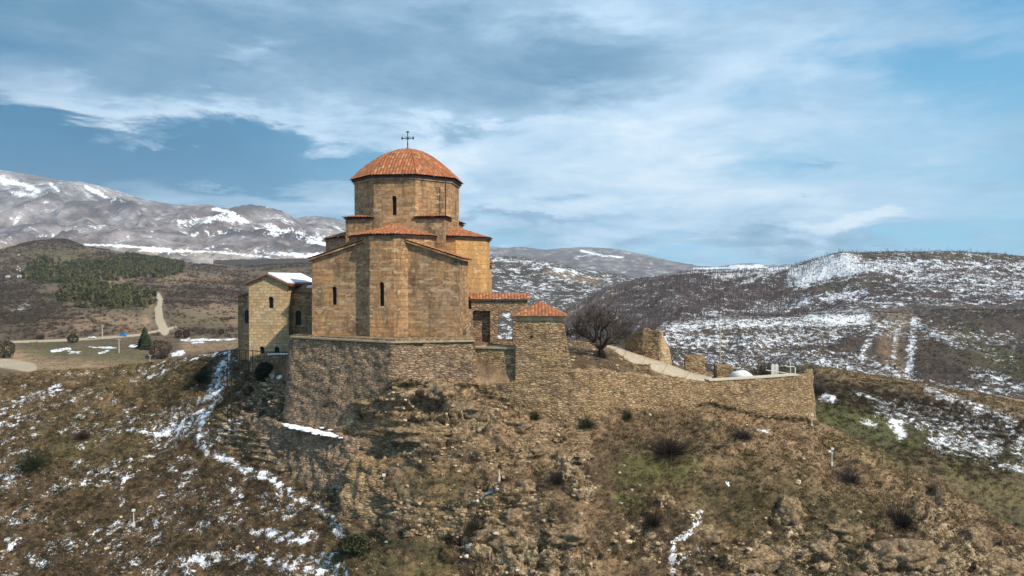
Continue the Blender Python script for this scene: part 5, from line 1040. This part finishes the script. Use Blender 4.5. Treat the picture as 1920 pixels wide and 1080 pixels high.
# ------------------------------------------------------------------ single plants
def gz(sh, px, py, tmax=4.02, tmin=0.):
    m = (sh['T'] <= tmax) & (sh['T'] >= tmin); d = (sh['px'] - px) ** 2 + (sh['py'] - py) ** 2 + np.where(m, 0, 1e9); i = np.unravel_index(np.argmin(d), d.shape)
    return Vector(sh['P'][i].tolist())
def gxy(sh, x, y):
    P = sh['P']; d = (P[..., 0] - x) ** 2 + (P[..., 1] - y) ** 2; i = np.unravel_index(np.argmin(d), d.shape); return float(P[i][2])
def bush(px, py, wpx, hpx, label, leafy=False, sh=None, tmax=4.02, col=None, n=420, seed=0, group='single bushes on the slopes', tmin=0.):
    sh = sh or near; p = gz(sh, px, py, tmax, tmin); k = p.y / F; r = wpx / 2 * k; hgt = hpx * k
    o = empty('bush', p - Vector((0, 0, .1)), 0, label, 'bush', group); sc = np.array([r]); asp = np.array([hgt / r])
    cols = [col or (.065, .05, .038)]; T = [np.concatenate([t_leafbush(int(n * 1.6), seed, .06, (.62, .62, .5)) + np.array([.3 * math.cos(q), .3 * math.sin(q), -.05]) * (1 if q else 0) for q in (0, 2.1, 4.4)])] if leafy else [t_bush(int(n * 2.6), seed, .0085, .05, .55)]
    scatter('crown', T, np.zeros((1, 3)), sc, cols, M['twig'], asp=asp / (1.3 if leafy else 1), seed=seed, kind=None, parent=o)
    m = MB(); rr = random.Random(seed)
    for i in range(5): a = rr.uniform(0, 6.28); q = rr.uniform(.25, .5) * r; m.tube((0, 0, -.15), (q * math.cos(a), q * math.sin(a), hgt * .5), .05 * r + .01, .015, 5)
    m.build('trunk', M['bark'], o)
for i, a in enumerate([
    (155, 822, 44, 26, 'dark brown round bush alone on the grassy left slope', 0, (.04, .028, .024)),
    (497, 712, 52, 58, 'dark evergreen bush against the foot of the chapel beside the iron platform', 1, (.028, .034, .018)),
    (470, 738, 34, 26, 'small dark bush below the evergreen bush under the chapel', 1, (.035, .035, .02)),
    (665, 1035, 80, 60, 'large dark green bush at the lower end of the snow streaks', 1, (.055, .058, .03)),
    (822, 726, 50, 16, 'low olive bush hanging over the dark cave mouth below the terrace', 0, (.07, .065, .035)),
    (760, 722, 60, 14, 'flat row of dry shrubs at the foot of the terrace wall right of its corner', 0, (.06, .055, .03)),
    (1005, 785, 30, 28, 'left one of the green bushes in the crack below the battered tower wall', 0, (.045, .05, .022)),
    (1100, 800, 56, 34, 'wide green bush at the lower edge of the wall under the tower', 0, (.05, .055, .028)),
    (1178, 785, 34, 30, 'upright green bush close to the foot of the long boundary wall', 0, (.055, .06, .028)),
    (1255, 850, 120, 50, 'wide reddish brown thicket on the slope below the long wall', 0, (.07, .048, .038)),
    (1392, 822, 66, 32, 'grey brown round thicket beside the small bright snow patch', 0, (.06, .048, .042)),
    (1045, 905, 52, 40, 'dark thorny bush left of the pale rock outcrop', 0, (.045, .036, .028)),
    (1590, 905, 80, 40, 'purple grey thicket below the footpath on the right slope', 0, (.075, .058, .056)),
    (1690, 985, 90, 60, 'big dark thicket above the rocks at lower right', 0, (.05, .04, .03)),
    (60, 880, 80, 55, 'tall dark green shrub at the left edge of the slope', 0, (.035, .042, .022)),
    (890, 1005, 50, 60, 'dark bush in the gully right of the lower masonry', 0, (.035, .034, .02)),
    (1225, 985, 50, 40, 'dark low bush just under the lone boulder', 0, (.04, .032, .022)),
    (380, 715, 70, 36, 'dark shrub beside the snowy track at the ridge', 0, (.045, .045, .028))]):
    bush(*a[:5], leafy=bool(a[5]), col=a[6], seed=300 + i)
bush(1530, 738, 60, 30, 'low grey thicket just behind the right end of the coped wall', sh=spur, tmax=3.1, col=(.07, .055, .05), seed=340)
for i, a in enumerate([(1350, 708, 64, 42, 'bare brown thicket behind the ruined pier at the foot of the path'), (1432, 708, 74, 52, 'taller bare reddish thicket behind the white covered heap'), (1250, 700, 50, 44, 'grey bare shrub behind the tall ruined wall'), (1392, 706, 40, 26, 'small dark thicket between the two bare thickets')]):
    p = Vector(W(a[0], a[1], 96 + i)); z = min(gxy(near, p.x, p.y), p.z) - .2; o = empty('bush', (p.x, p.y, z), 0, a[4], 'bush', 'bare thickets behind the ruins'); k = p.y / F
    h_ = a[3] * k + (p.z - z); scatter('crown', [t_bush(700, 360 + i, .012, .2)], np.zeros((1, 3)), np.array([a[2] / 2 * k]), [(.075, .055, .045)], M['twig'], asp=np.array([h_ / (a[2] / 2 * k)]), seed=i, kind=None, parent=o)
    m = MB(); rr = random.Random(i)
    for j in range(6): q = rr.uniform(.2, .5) * a[2] / 2 * k; an_ = rr.uniform(0, 6.28); m.tube((0, 0, -.2), (q * math.cos(an_), q * math.sin(an_), h_ * .5), .05, .02, 5)
    m.build('trunk', M['bark'], o)

# the bare tree by the path
tp = Vector(W(1127, 671, 80.8)); tp.z = gxy(near, tp.x, tp.y) - .1; TS = 1.62
tree = empty('bare_tree', tp, 0, 'leafless spreading tree with a dense grey crown beside the paved path', 'tree')
tm = MB(); tw_pts = []; rr = random.Random(5)
def grow(p, d, l, r, lv):
    q = p + d * l; bend = Vector((rr.uniform(-.2, .2), rr.uniform(-.2, .2), .06)) * l; mid = p.lerp(q, .5) + bend * .5
    tm.tube(p, mid, r, r * .85, 5 if lv < 3 else 4); tm.tube(mid, q, r * .85, r * .68, 5 if lv < 3 else 4)
    if lv >= 4: tw_pts.append((q, d, l)); tw_pts.append((mid, d, l)); return
    n = 3 if lv < 2 else rr.choice((2, 3, 3))
    for i in range(n):
        v = Vector((rr.gauss(0, 1), rr.gauss(0, 1), rr.gauss(.15, .6))).normalized(); nd = (d * 1.0 + v * .75).normalized(); nd.z = max(nd.z, -.05)
        grow(q if i < 2 else mid, nd.normalized(), l * rr.uniform(.62, .85), r * .62, lv + 1)
tree.rotation_euler = (0, 0, 2.8)
for i in range(6):
    a = i * 1.05 + .3; grow(Vector((0, 0, .55)), Vector((math.cos(a) * .95, math.sin(a) * .95, rr.uniform(.45, .8))).normalized(), 1.35, .13, 1)
grow(Vector((0, 0, .5)), Vector((.05, 0, 1)), 1.2, .14, 1)
tm.tube((0, 0, -.4), (0, 0, .65), .30, .22, 8); tm.v = [(x * 1.3, y * 1.3, z * 1.75) for x, y, z in tm.v]; tm.build('trunk', M['bark'], tree)
tr = []; r_ = np.random.default_rng(3)
for q, d, l in tw_pts:
    for k in range(15):
        v = np.array(d) + r_.normal(size=3) * .75; v[2] = v[2] * .8 + .12; v /= np.linalg.norm(v); p0 = np.array(q) - np.array(d) * l * r_.uniform(0, .6); p1 = p0 + v * r_.uniform(.35, .95)
        s_ = np.cross(v, r_.normal(size=3)); s_ /= np.linalg.norm(s_); tr.append([p0 - s_ * .013, p0 + s_ * .013, p1])
scatter('crown', [np.array(tr)], np.zeros((1, 3)), np.array([1.3]), [(.10, .08, .07)], M['twig'], seed=1, kind=None, parent=tree, asp=np.array([1.75 / 1.3]))
m = MB(); 
ub = empty('bush', tp + Vector((0, -.3, 0)), 0, 'dark green bush around the trunk base of the bare tree', 'bush', 'single bushes on the slopes'); scatter('crown', [t_leafbush(220, 9, .09, (1, 1, .9))], np.array([[0, 0, -.2]]), np.array([.8]), [(.03, .03, .018)], M['twig'], kind=None, parent=ub, seed=2)

# conifer and round bushes on the plain
def tree_obj(px, py, hpx, wpx, kind_, label, cat='tree', sh=None, col=(.03, .04, .02), seed=0, group=None, name=None):
    sh = sh or leftg; p = gz(sh, px, py, 9); k = p.y / F; h_ = hpx * k; o = empty(name or kind_, p - Vector((0, 0, .2)), 0, label, cat, group)
    if kind_ == 'conifer': scatter('crown', [np.concatenate([t_cone(seed + j, 11, 8) * (1 + .12 * j) for j in range(3)])], np.zeros((1, 3)), np.array([h_ * .95]), [col], M['twig'], asp=np.array([1.]), seed=seed, kind=None, parent=o)
    else: scatter('crown', [t_leafbush(900, seed, .07, (1, 1, .62))], np.array([[0, 0, h_ * .08]]), np.array([wpx / 2 * k]), [col], M['twig'], asp=np.array([h_ / (wpx / 2 * k) / 1.25]), seed=seed, kind=None, parent=o)
    m = MB(); m.tube((0, 0, -.3), (0, 0, h_ * .5), .05 * h_, .02 * h_, 7); m.build('trunk', M['bark'], o)
tree_obj(272, 655, 36, 30, 'conifer', 'dark green conifer standing alone on the plain below the road', seed=400)
tree_obj(135, 643, 20, 24, 'broad_tree', 'dark round tree beside the road with a small shadow', seed=410, col=(.03, .035, .018))
tree_obj(335, 633, 18, 16, 'broad_tree', 'left one of two dark round trees right of the road junction', seed=411, col=(.035, .028, .02))
tree_obj(350, 633, 18, 15, 'broad_tree', 'right one of two dark round trees right of the road junction', seed=412, col=(.035, .03, .022))
tree_obj(8, 672, 40, 40, 'broad_tree', 'olive green tree at the left edge beside the pale lot', seed=413, col=(.055, .055, .03))
tree_obj(75, 636, 10, 16, 'broad_tree', 'small dark shrub tree on the roadside near the left edge', seed=414, col=(.035, .032, .02))
tree_obj(415, 627, 12, 14, 'broad_tree', 'dark shrub left one of two near the chapel wall behind', seed=415, col=(.03, .034, .02))
tree_obj(436, 627, 12, 12, 'broad_tree', 'dark shrub touching the chapel outline far behind', seed=416, col=(.03, .034, .02))
tree_obj(300, 672, 40, 50, 'broad_tree', 'pale brown bare shrub at the edge of the plain beside the snowy track', seed=417, col=(.09, .065, .05))

# boulders and outcrops
def boulder(px, py, wpx, hpx, label, seed, col=(.30, .25, .18)):
    p = gz(near, px, py); k = p.y / F; bm = bmesh.new(); bmesh.ops.create_icosphere(bm, subdivisions=4, radius=1)
    V = np.array([tuple(v.co) for v in bm.verts]); Fc = np.array([[v.index for v in f.verts] for f in bm.faces]); bm.free()
    rx, rz_ = wpx / 2 * k, hpx / 2 * k; d = 1 + .42 * fbm(V[:, 0] * 1.3 + seed, V[:, 1] * 1.3 + V[:, 2] * 1.7, 4, seed) + .12 * ridged(V[:, 0] * 3 + V[:, 2], V[:, 1] * 3 + V[:, 2] * 2.3, 3, seed)
    c, cv_ = cells(V[:, 0] * 2.2 + V[:, 1], V[:, 2] * 2.6, seed); c3, cv3 = cells(V[:, 0] * 4.7 + V[:, 2], V[:, 1] * 4 + V[:, 2] * 4.6, seed + 2); d = d + .30 * (cv_ - .5) + .12 * (cv3 - .5)
    V = V * d[:, None] * np.array([rx, rx * .8, rz_]); o = link('boulder', npmesh('boulder', V, Fc), M['boulder']); o.location = p + Vector((0, .25 * rx, rz_ * .05)); tag(o, label, 'boulder', 'boulders on the slope')
def rock_fn(g, b):
    P = g.node('ShaderNodeTexCoord').outputs['Object']; n = g.noise(P, 2.2, 7, .7); v = g.voro(g.vmath('ADD', P, g.scale(g.noise(P, 2., 3, color=True), .6)), 2.4, 'DISTANCE_TO_EDGE')
    c = g.ramp(n, [(.3, (.055, .038, .024)), (.45, (.17, .115, .068)), (.58, (.32, .225, .13)), (.75, (.50, .375, .235))]); c = g.mix(g.mapr(v, 0, .05, .8, 0), c, (.04, .032, .025))
    g._in(b.inputs['Base Color'], c); g._in(b.inputs['Normal'], g.bump(g.math('ADD', n, g.mapr(v, 0, .1, 0, .4)), .8, .12))
M['boulder'] = mat('boulder', rock_fn)
for i, a in enumerate([(1250, 948, 40, 32, 'lone pale round boulder beside dark bushes on the right slope'), (985, 920, 38, 40, 'whitish boulder below the warning lamp post'), (1085, 860, 50, 24, 'flat pale rock at the top of the small outcrop'), (1082, 915, 26, 60, 'tall yellowish rock standing on the small outcrop'), (1482, 968, 50, 56, 'pale rugged outcrop rock on the lower right slope'),
        (1660, 1050, 60, 48, 'cream coloured crag at the bottom right edge of the hill'), (1540, 1045, 46, 50, 'upright crag left of the cream coloured crag'), (1830, 1030, 60, 60, 'craggy block under the ridge at far lower right'), (1760, 975, 36, 34, 'pointed rock beside the end of the footpath'), (770, 1000, 30, 18, 'small flat stone under the lower masonry'),
        (1045, 1065, 70, 40, 'broad rock at the bottom middle edge'), (960, 975, 40, 34, 'yellow stained rock under the whitish boulder'), (1165, 1010, 30, 14, 'flat grey slab half buried in the grass')]):
    boulder(*a, 500 + i)
for i, a in enumerate([(712, 762, 90, 44, 'warm brown crag left of the cave mouth at the wall foot'), (880, 772, 96, 46, 'layered tan crag under the joint of the two terrace walls'), (790, 815, 110, 40, 'broad crag directly below the cave mouth'), (955, 800, 80, 40, 'tan crag below the low terrace wall'), (1035, 852, 100, 36, 'flat light crag below the tower above the small outcrop'),
        (930, 1010, 110, 60, 'big broken crag at the lower middle of the slope'), (1060, 1010, 90, 56, 'rough crag low on the slope under the yellowish rock'), (1400, 1050, 110, 60, 'wide cream crag at the bottom edge right of the thin snow streak'), (1590, 1000, 90, 50, 'dark rimmed crag above the upright crag'), (1720, 1050, 110, 60, 'large crag between the cream coloured crag and the far right block'), (1880, 1075, 100, 60, 'crag at the extreme lower right corner'), (1320, 1010, 70, 40, 'low crag just right of the thin snow streak'), (700, 850, 70, 34, 'crag at the top of the crumbling stone courses')]):
    boulder(*a, 600 + i); o_ = [o for o in S.objects if o.name.startswith('boulder')]; o_ = max(o_, key=lambda o: o.name); o_.name = 'rock_outcrop'; o_.location += Vector((0, .5, -.22)); o_.scale = (1.05, .8, .85); o_['category'] = 'rock outcrop'; o_['group'] = 'rock outcrops on the slope'
p_ = gz(near, 822, 742); k = p_.y / F
boulder(824, 738, 62, 34, 'dark brown rock hanging over the cave mouth under the terrace', 533); bpy.context.scene.objects[[o.name for o in S.objects if o.name.startswith('boulder')][-1]].location += Vector((0, -.9, .35))

# ------------------------------------------------------------------ ruins
def ruin(pts, thick, zb, label, seed, jag, mtl='rubble_warm'): return rubble_wall('ruined_wall', pts, thick, zb, M[mtl], label, 'ruin', batter=.15, res=.14, amp=.12, jag=jag, seed=seed)
ruin([wp(1172, 88.5, 634), wp(1192, 87.2, 624), wp(1206, 86.6, 617), wp(1236, 86, 620), wp(1238, 86, 622)], 1.0, -14, 'tall ruined rubble wall beside the upper part of the path', 51, .22)
ruin([wp(1240, 86.2, 620), wp(1248, 86.8, 640), wp(1258, 88, 662)], .8, -14, 'broken pale end of a wall standing right of the tall ruined wall', 52, .3, 'pale_stone')
ruin([wp(1284, 85.2, 668), wp(1302, 85, 666), wp(1322, 85.2, 667)], 1.1, -15, 'squat ruined rubble pier at the lower end of the path', 53, .12)
ruin([wp(1343, 86, 685), wp(1374, 86, 686)], 1.2, -15, 'low brown block of masonry next to the white covered heap', 54, .03)
ruin([wp(1066, 93, 640), wp(1110, 92, 643), wp(1150, 92, 650)], .5, -13, 'low curb wall behind the bare tree at the top of the path', 55, .05)
def frag(px, Y, py, w_, d_, h_, seed):
    z = Zat(py, Y); rubble_wall('wall_footing', [(Xat(px, Y, z), Y, z + h_), (Xat(px, Y, z) + w_, Y + d_, z + h_)], .35, z - 1.2, M['rubble_warm'], ['exposed stone footing left of the paved path', 'lower exposed stone footing beside the long wall', 'short stone footing near the tree'][seed - 70], 'wall', res=.12, amp=.1, jag=.15, seed=seed)
frag(1150, 79.2, 684, 4.2, -.4, .1, 70); frag(1215, 79.0, 708, 3.5, .3, .05, 71); frag(1078, 80.5, 682, 2.6, .6, .25, 72)
# white covered heap
p = Vector(W(1390, 706, 84.5)); bm = bmesh.new(); bmesh.ops.create_icosphere(bm, subdivisions=3, radius=1)
for v in bm.verts:
    v.co = Vector((v.co.x * 1.35 * (1.1 if v.co.z < .1 else 1), v.co.y * 1.0, max(v.co.z, -.3) * .78)); v.co *= 1 + .06 * math.sin(v.co.x * 5 + v.co.y * 3)
me = bpy.data.meshes.new('covered_heap'); bm.to_mesh(me); bm.free(); o = link('covered_heap', me, simple('tarp', (.62, .61, .57), .6, 0, .12, 2), None, True); o.location = p; tag(o, 'rounded heap under a white sheet behind the coped wall', 'heap')
white = simple('white_paint', (.66, .64, .58), .6, 0, .1)
rl = empty('railing', W(1436, 700, 85), 0, 'white sloping handrail with posts above the coped wall', 'railing'); m = MB(); q = rl.location
A_ = [Vector(W(*t)) - q for t in ((1436, 694, 85), (1458, 697, 85), (1475, 700, 85), (1492, 703, 85))]
for i in range(3): m.tube(A_[i], A_[i + 1], .05)
m.build('top_rail', white, rl)
for px_ in (1458, 1491):
    m = MB(); a_ = Vector(W(px_, 694 if px_ < 1470 else 689, 85)) - q; m.tube(a_ - Vector((0, 0, 1.8)), a_, .09, .08); m.build('post', white, rl)
cr = empty('grave_cross', W(1482, 700, 88), 0, 'small white cross standing behind the sloping handrail', 'cross'); m = MB(); m.tube((0, 0, -1.5), (0, 0, 1.5), .07, .06); m.tube((-.5, 0, .85), (.5, 0, .85), .06, .06); m.build('cross', white, cr)
for i, (x_, l_) in enumerate(((1449, 'left one of two white rounded stones behind the handrail'), (1456, 'right one of two white rounded stones behind the handrail'))):
    m = MB(); m.hull([(-.2, -2), (.2, -2), (.2, .2), (.12, .38), (-.12, .38), (-.2, .2)], -.1, .1); o = m.build('headstone', white, loc=W(x_, 688, 87)); tag(o, l_, 'headstone', 'white stones by the handrail')

# ------------------------------------------------------------------ iron platform and railing by the chapel
pf = empty('iron_platform', W(470, 665, 82), 0, 'dark iron railing with long support posts in front of the chapel', 'railing'); q = pf.location
m = MB(); pl_ = [Vector(W(*t)) - q for t in ((405, 665, 86), (425, 657, 83), (440, 656, 82), (470, 657, 82), (500, 660, 82), (541, 661, 83))]; lo_ = [Vector(W(*t)) - q for t in ((405, 690, 86), (425, 686, 83), (440, 686, 82), (470, 687, 82), (500, 690, 82), (541, 691, 83))]
for i in range(5): m.tube(pl_[i], pl_[i + 1], .05, n=6); m.tube(lo_[i], lo_[i + 1], .04, n=6)
m.build('top_rail', M['dark_iron'], pf)
m = MB()
for i in range(5):
    for k in range(7): t = k / 7; m.tube(lo_[i].lerp(lo_[i + 1], t), pl_[i].lerp(pl_[i + 1], t), .014, n=4)
m.build('balusters', M['dark_iron'], pf)
for x_, y0, y1 in ((427, 657, 782), (434, 657, 780), (461, 657, 690), (474, 657, 722), (425, 690, 740), (449, 657, 690)):
    m = MB(); Y_ = 82.3 if y1 < 770 else 81.2; m.tube(Vector(W(x_, y1 + 8, Y_)) - q, Vector(W(x_, y0, Y_)) - q, .055, n=6); m.build('post', M['dark_iron'], pf)
br = empty('balcony', W(560, 630, 80.5), 0, 'small balcony with thin iron bars at the left corner of the terrace', 'balcony'); m = MB()
hb = .95; m.box(-1.05, .9, 0, 1.6, -.18, 0); m.build('floor_slab', M['ledge'], br); m = MB()
for i in range(10): x_ = -1. + i * .2; m.tube((x_, .06, 0), (x_, .06, hb), .018, n=4)
m.build('bars', M['dark_iron'], br); m = MB(); m.tube((-1.02, .06, hb), (.82, .06, hb), .03, n=6); m.build('handrail', M['dark_iron'], br)
rubble_wall('parapet', [wp(468, 84.5, 668), wp(541, 84.2, 666)], .5, -11.5, M['rubble'], 'low snow-topped stone parapet at the foot of the chapel', 'wall', seed=77, amp=.08)
m = MB(); a_ = Vector(W(505, 664.5, 84.4)); c_ = Vector(W(541, 663.5, 84.2)); 
for i in range(12): t = i / 12; p = a_.lerp(c_, t); m.ball((p.x, p.y, p.z), .22, .38, 8, .15, i)
tag(m.build('snow', M['snow']), kind='stuff')

# ------------------------------------------------------------------ posts, lamps, vehicles, mast
def post(px, py, hpx, label, kind_='lamp', sh=None, tmax=4.02, group=None, r=.045, mt=None):
    p = gz(sh or near, px, py, tmax); k = p.y / F; h_ = hpx * k; nm = {'lamp': 'floodlight', 'pole': 'utility_pole', 'stake': 'fence_post'}[kind_]
    o = empty(nm, p, 0, label, {'lamp': 'floodlight', 'pole': 'utility pole', 'stake': 'fence post'}[kind_], group); mt = mt or white
    m = MB(); m.tube((0, 0, -.4), (0, 0, h_), r * 1.2, r * .8, 8); m.build('pole', mt, o)
    if kind_ == 'lamp':
        m = MB(); m.hull([(-.15, h_ - .08), (.15, h_ - .12), (.18, h_ + .1), (-.12, h_ + .14)], -.15, .06); m.build('lamp_head', white if label.startswith('white') else M['dark_iron'], o); m = MB(); m.box(-.1, .1, -.1, .1, .1, .5); m.build('junction_box', white, o)
    elif kind_ == 'pole':
        m = MB(); m.tube((-.9 * k / .27, 0, h_ * .96), (.9 * k / .27, 0, h_ * .96), r * .8, n=6); m.build('crossarm', mt, o)
    else:
        m = MB(); m.ball((0, 0, h_), r * 1.5, .6); m.build('cap', mt, o)
post(720, 914, 24, 'white floodlight on a thin post on the masonry slope below the church'); post(935, 903, 28, 'black floodlight on a white post on the slope below the small tower'); post(250, 990, 34, 'white floodlight on a thin post among snow patches at lower left')
post(1559, 876, 34, 'white and dark double floodlight post near the start of the footpath'); post(1522, 800, 22, 'white small floodlight at the lower right corner of the coped wall')
grey = simple('weathered_wood', (.10, .085, .07), .9)
for i, (x_, y_, h_) in enumerate(((1612, 842, 20), (1656, 868, 22), (1702, 904, 30), (1754, 946, 34))):
    post(x_, y_, h_, ['uppermost thin fence post beside the footpath', 'second thin fence post from the top beside the footpath', 'third thin fence post from the top beside the footpath', 'lowest thin fence post beside the end of the footpath'][i], 'stake', group='fence posts along the footpath', r=.035, mt=grey)
conc = simple('concrete', (.42, .38, .30), .9)
post(193, 634, 24, 'pale utility pole behind the road', 'pole', leftg, 9, r=.28, mt=conc); post(223, 662, 26, 'pale pole below the blue vehicle on the plain', 'pole', leftg, 9, r=.22, mt=conc); post(282, 686, 20, 'short pale pole near the snowy track', 'pole', leftg, 9, r=.14, mt=conc)
p = Vector(W(1350, 690, 100)); o = empty('utility_pole', (p.x, 100, p.z - 1.5), 0, 'tall thin grey pole rising behind the ruined pier', 'utility pole'); m = MB(); m.tube((0, 0, -1), (0, 0, 7.3), .11, .08); m.build('pole', conc, o); m = MB(); m.tube((-.4, 0, 7.1), (.4, 0, 7.1), .05); m.build('crossarm', conc, o)
def car(px, py, label, col, rot, van=False):
    p = gz(leftg, px, py, 9); o = empty('parked_van' if van else 'parked_car', p, rot, label, 'van' if van else 'car', 'vehicles on the road'); L = 2.4; H = 2.1 if van else 1.0
    m = MB(); pr = [(-L, .35), (L, .35), (L, .95), (1.45, 1.05), (.8, 1.5), (-1.5, 1.5), (-2.2, 1.0), (-L, .9)] if not van else [(-L, .4), (L, .4), (L, 1.2), (1.9, 1.35), (1.5, 2.2), (-2.3, 2.25), (-L, 2.0)]
    m.hull(pr, -.88, .88); m.build('body', simple(label.split()[0] + '_paint', col, .3, 0, .05), o)
    zt_ = (1.05, 1.42) if not van else (1.4, 2.05)
    for y_ in (-.9, .86): m = MB(); m.box(-1.4, .9 if not van else 1.5, y_, y_ + .04, *zt_); m.build('side_window', M['hole'], o)
    for x_ in (-1.5, 1.5):
        for y_ in (-.8, .8): m = MB(); m.tube((x_, y_ - .1, .33), (x_, y_ + .1, .33), .34, n=12); m.build('wheel', M['gutter'], o)
car(173, 634, 'white car parked on the road between the round tree and the pole', (.75, .76, .8), .05); car(230, 630, 'blue van standing on the road above the conifer', (.04, .22, .55), .08, True)
# antenna station on the far left hill
mp = gz(leftg, 36, 520, 9, 3.5); ms = empty('radio_mast', mp, 0, 'tall lattice radio mast on the hill at the left edge', 'mast'); k = mp.y / F; H_ = 56 * k; m = MB()
for sx_, sy_ in ((-1, -1), (1, -1), (0, 1)):
    m.tube((sx_ * 1.8, sy_ * 1.8, -1), (sx_ * .35, sy_ * .35, H_ * .9), .22, .15, 5)
for i in range(14):
    z_ = H_ * .9 * i / 14; w_ = 1.8 - 1.45 * i / 14; z2 = z_ + H_ * .9 / 14; m.tube((-w_, -w_, z_), (w_, -w_, z2), .1, n=4); m.tube((w_, -w_, z_), (0, w_, z2), .1, n=4); m.tube((0, w_, z_), (-w_, -w_, z2), .1, n=4)
m.tube((0, 0, H_ * .88), (0, 0, H_), .14, .06, 5); m.build('lattice', grey, ms)
for i, (z_, x_) in enumerate(((.26, -2.2), (.3, 1.8), (.36, -1.2), (.22, 2.2), (.75, .6))): m = MB(); m.tube((x_, -1.6, H_ * z_), (x_, -2.2, H_ * z_), 1.1, 1.1, 12); m.build('dish', white, ms)
for i, (px_, py_, w_, l_) in enumerate(((14, 521, 6, 'leftmost small white hut by the radio mast'), (27, 519, 8, 'largest white hut directly left of the mast foot'), (37, 520, 6, 'white hut directly under the radio mast'), (46, 523, 7, 'rightmost white hut by the radio mast'))):
    p = gz(leftg, px_, py_, 9, 3.5); o = empty('hut', p, .1 * i, l_, 'hut', 'huts at the radio station'); m = MB(); hw_ = w_ / 2 * p.y / F; m.box(-hw_, hw_, -2, 2, -1, 3); m.build('wall', white, o); m = MB(); m.hull([(-hw_ - .3, 3), (hw_ + .3, 3), (0, 4.2)], -2.3, 2.3); m.build('roof', simple('hut_roof', (.45, .42, .4), .8), o); m = MB(); m.box(-.5, .5, -2.06, -1.98, -.5, 1.8); m.build('door', M['gutter'], o)
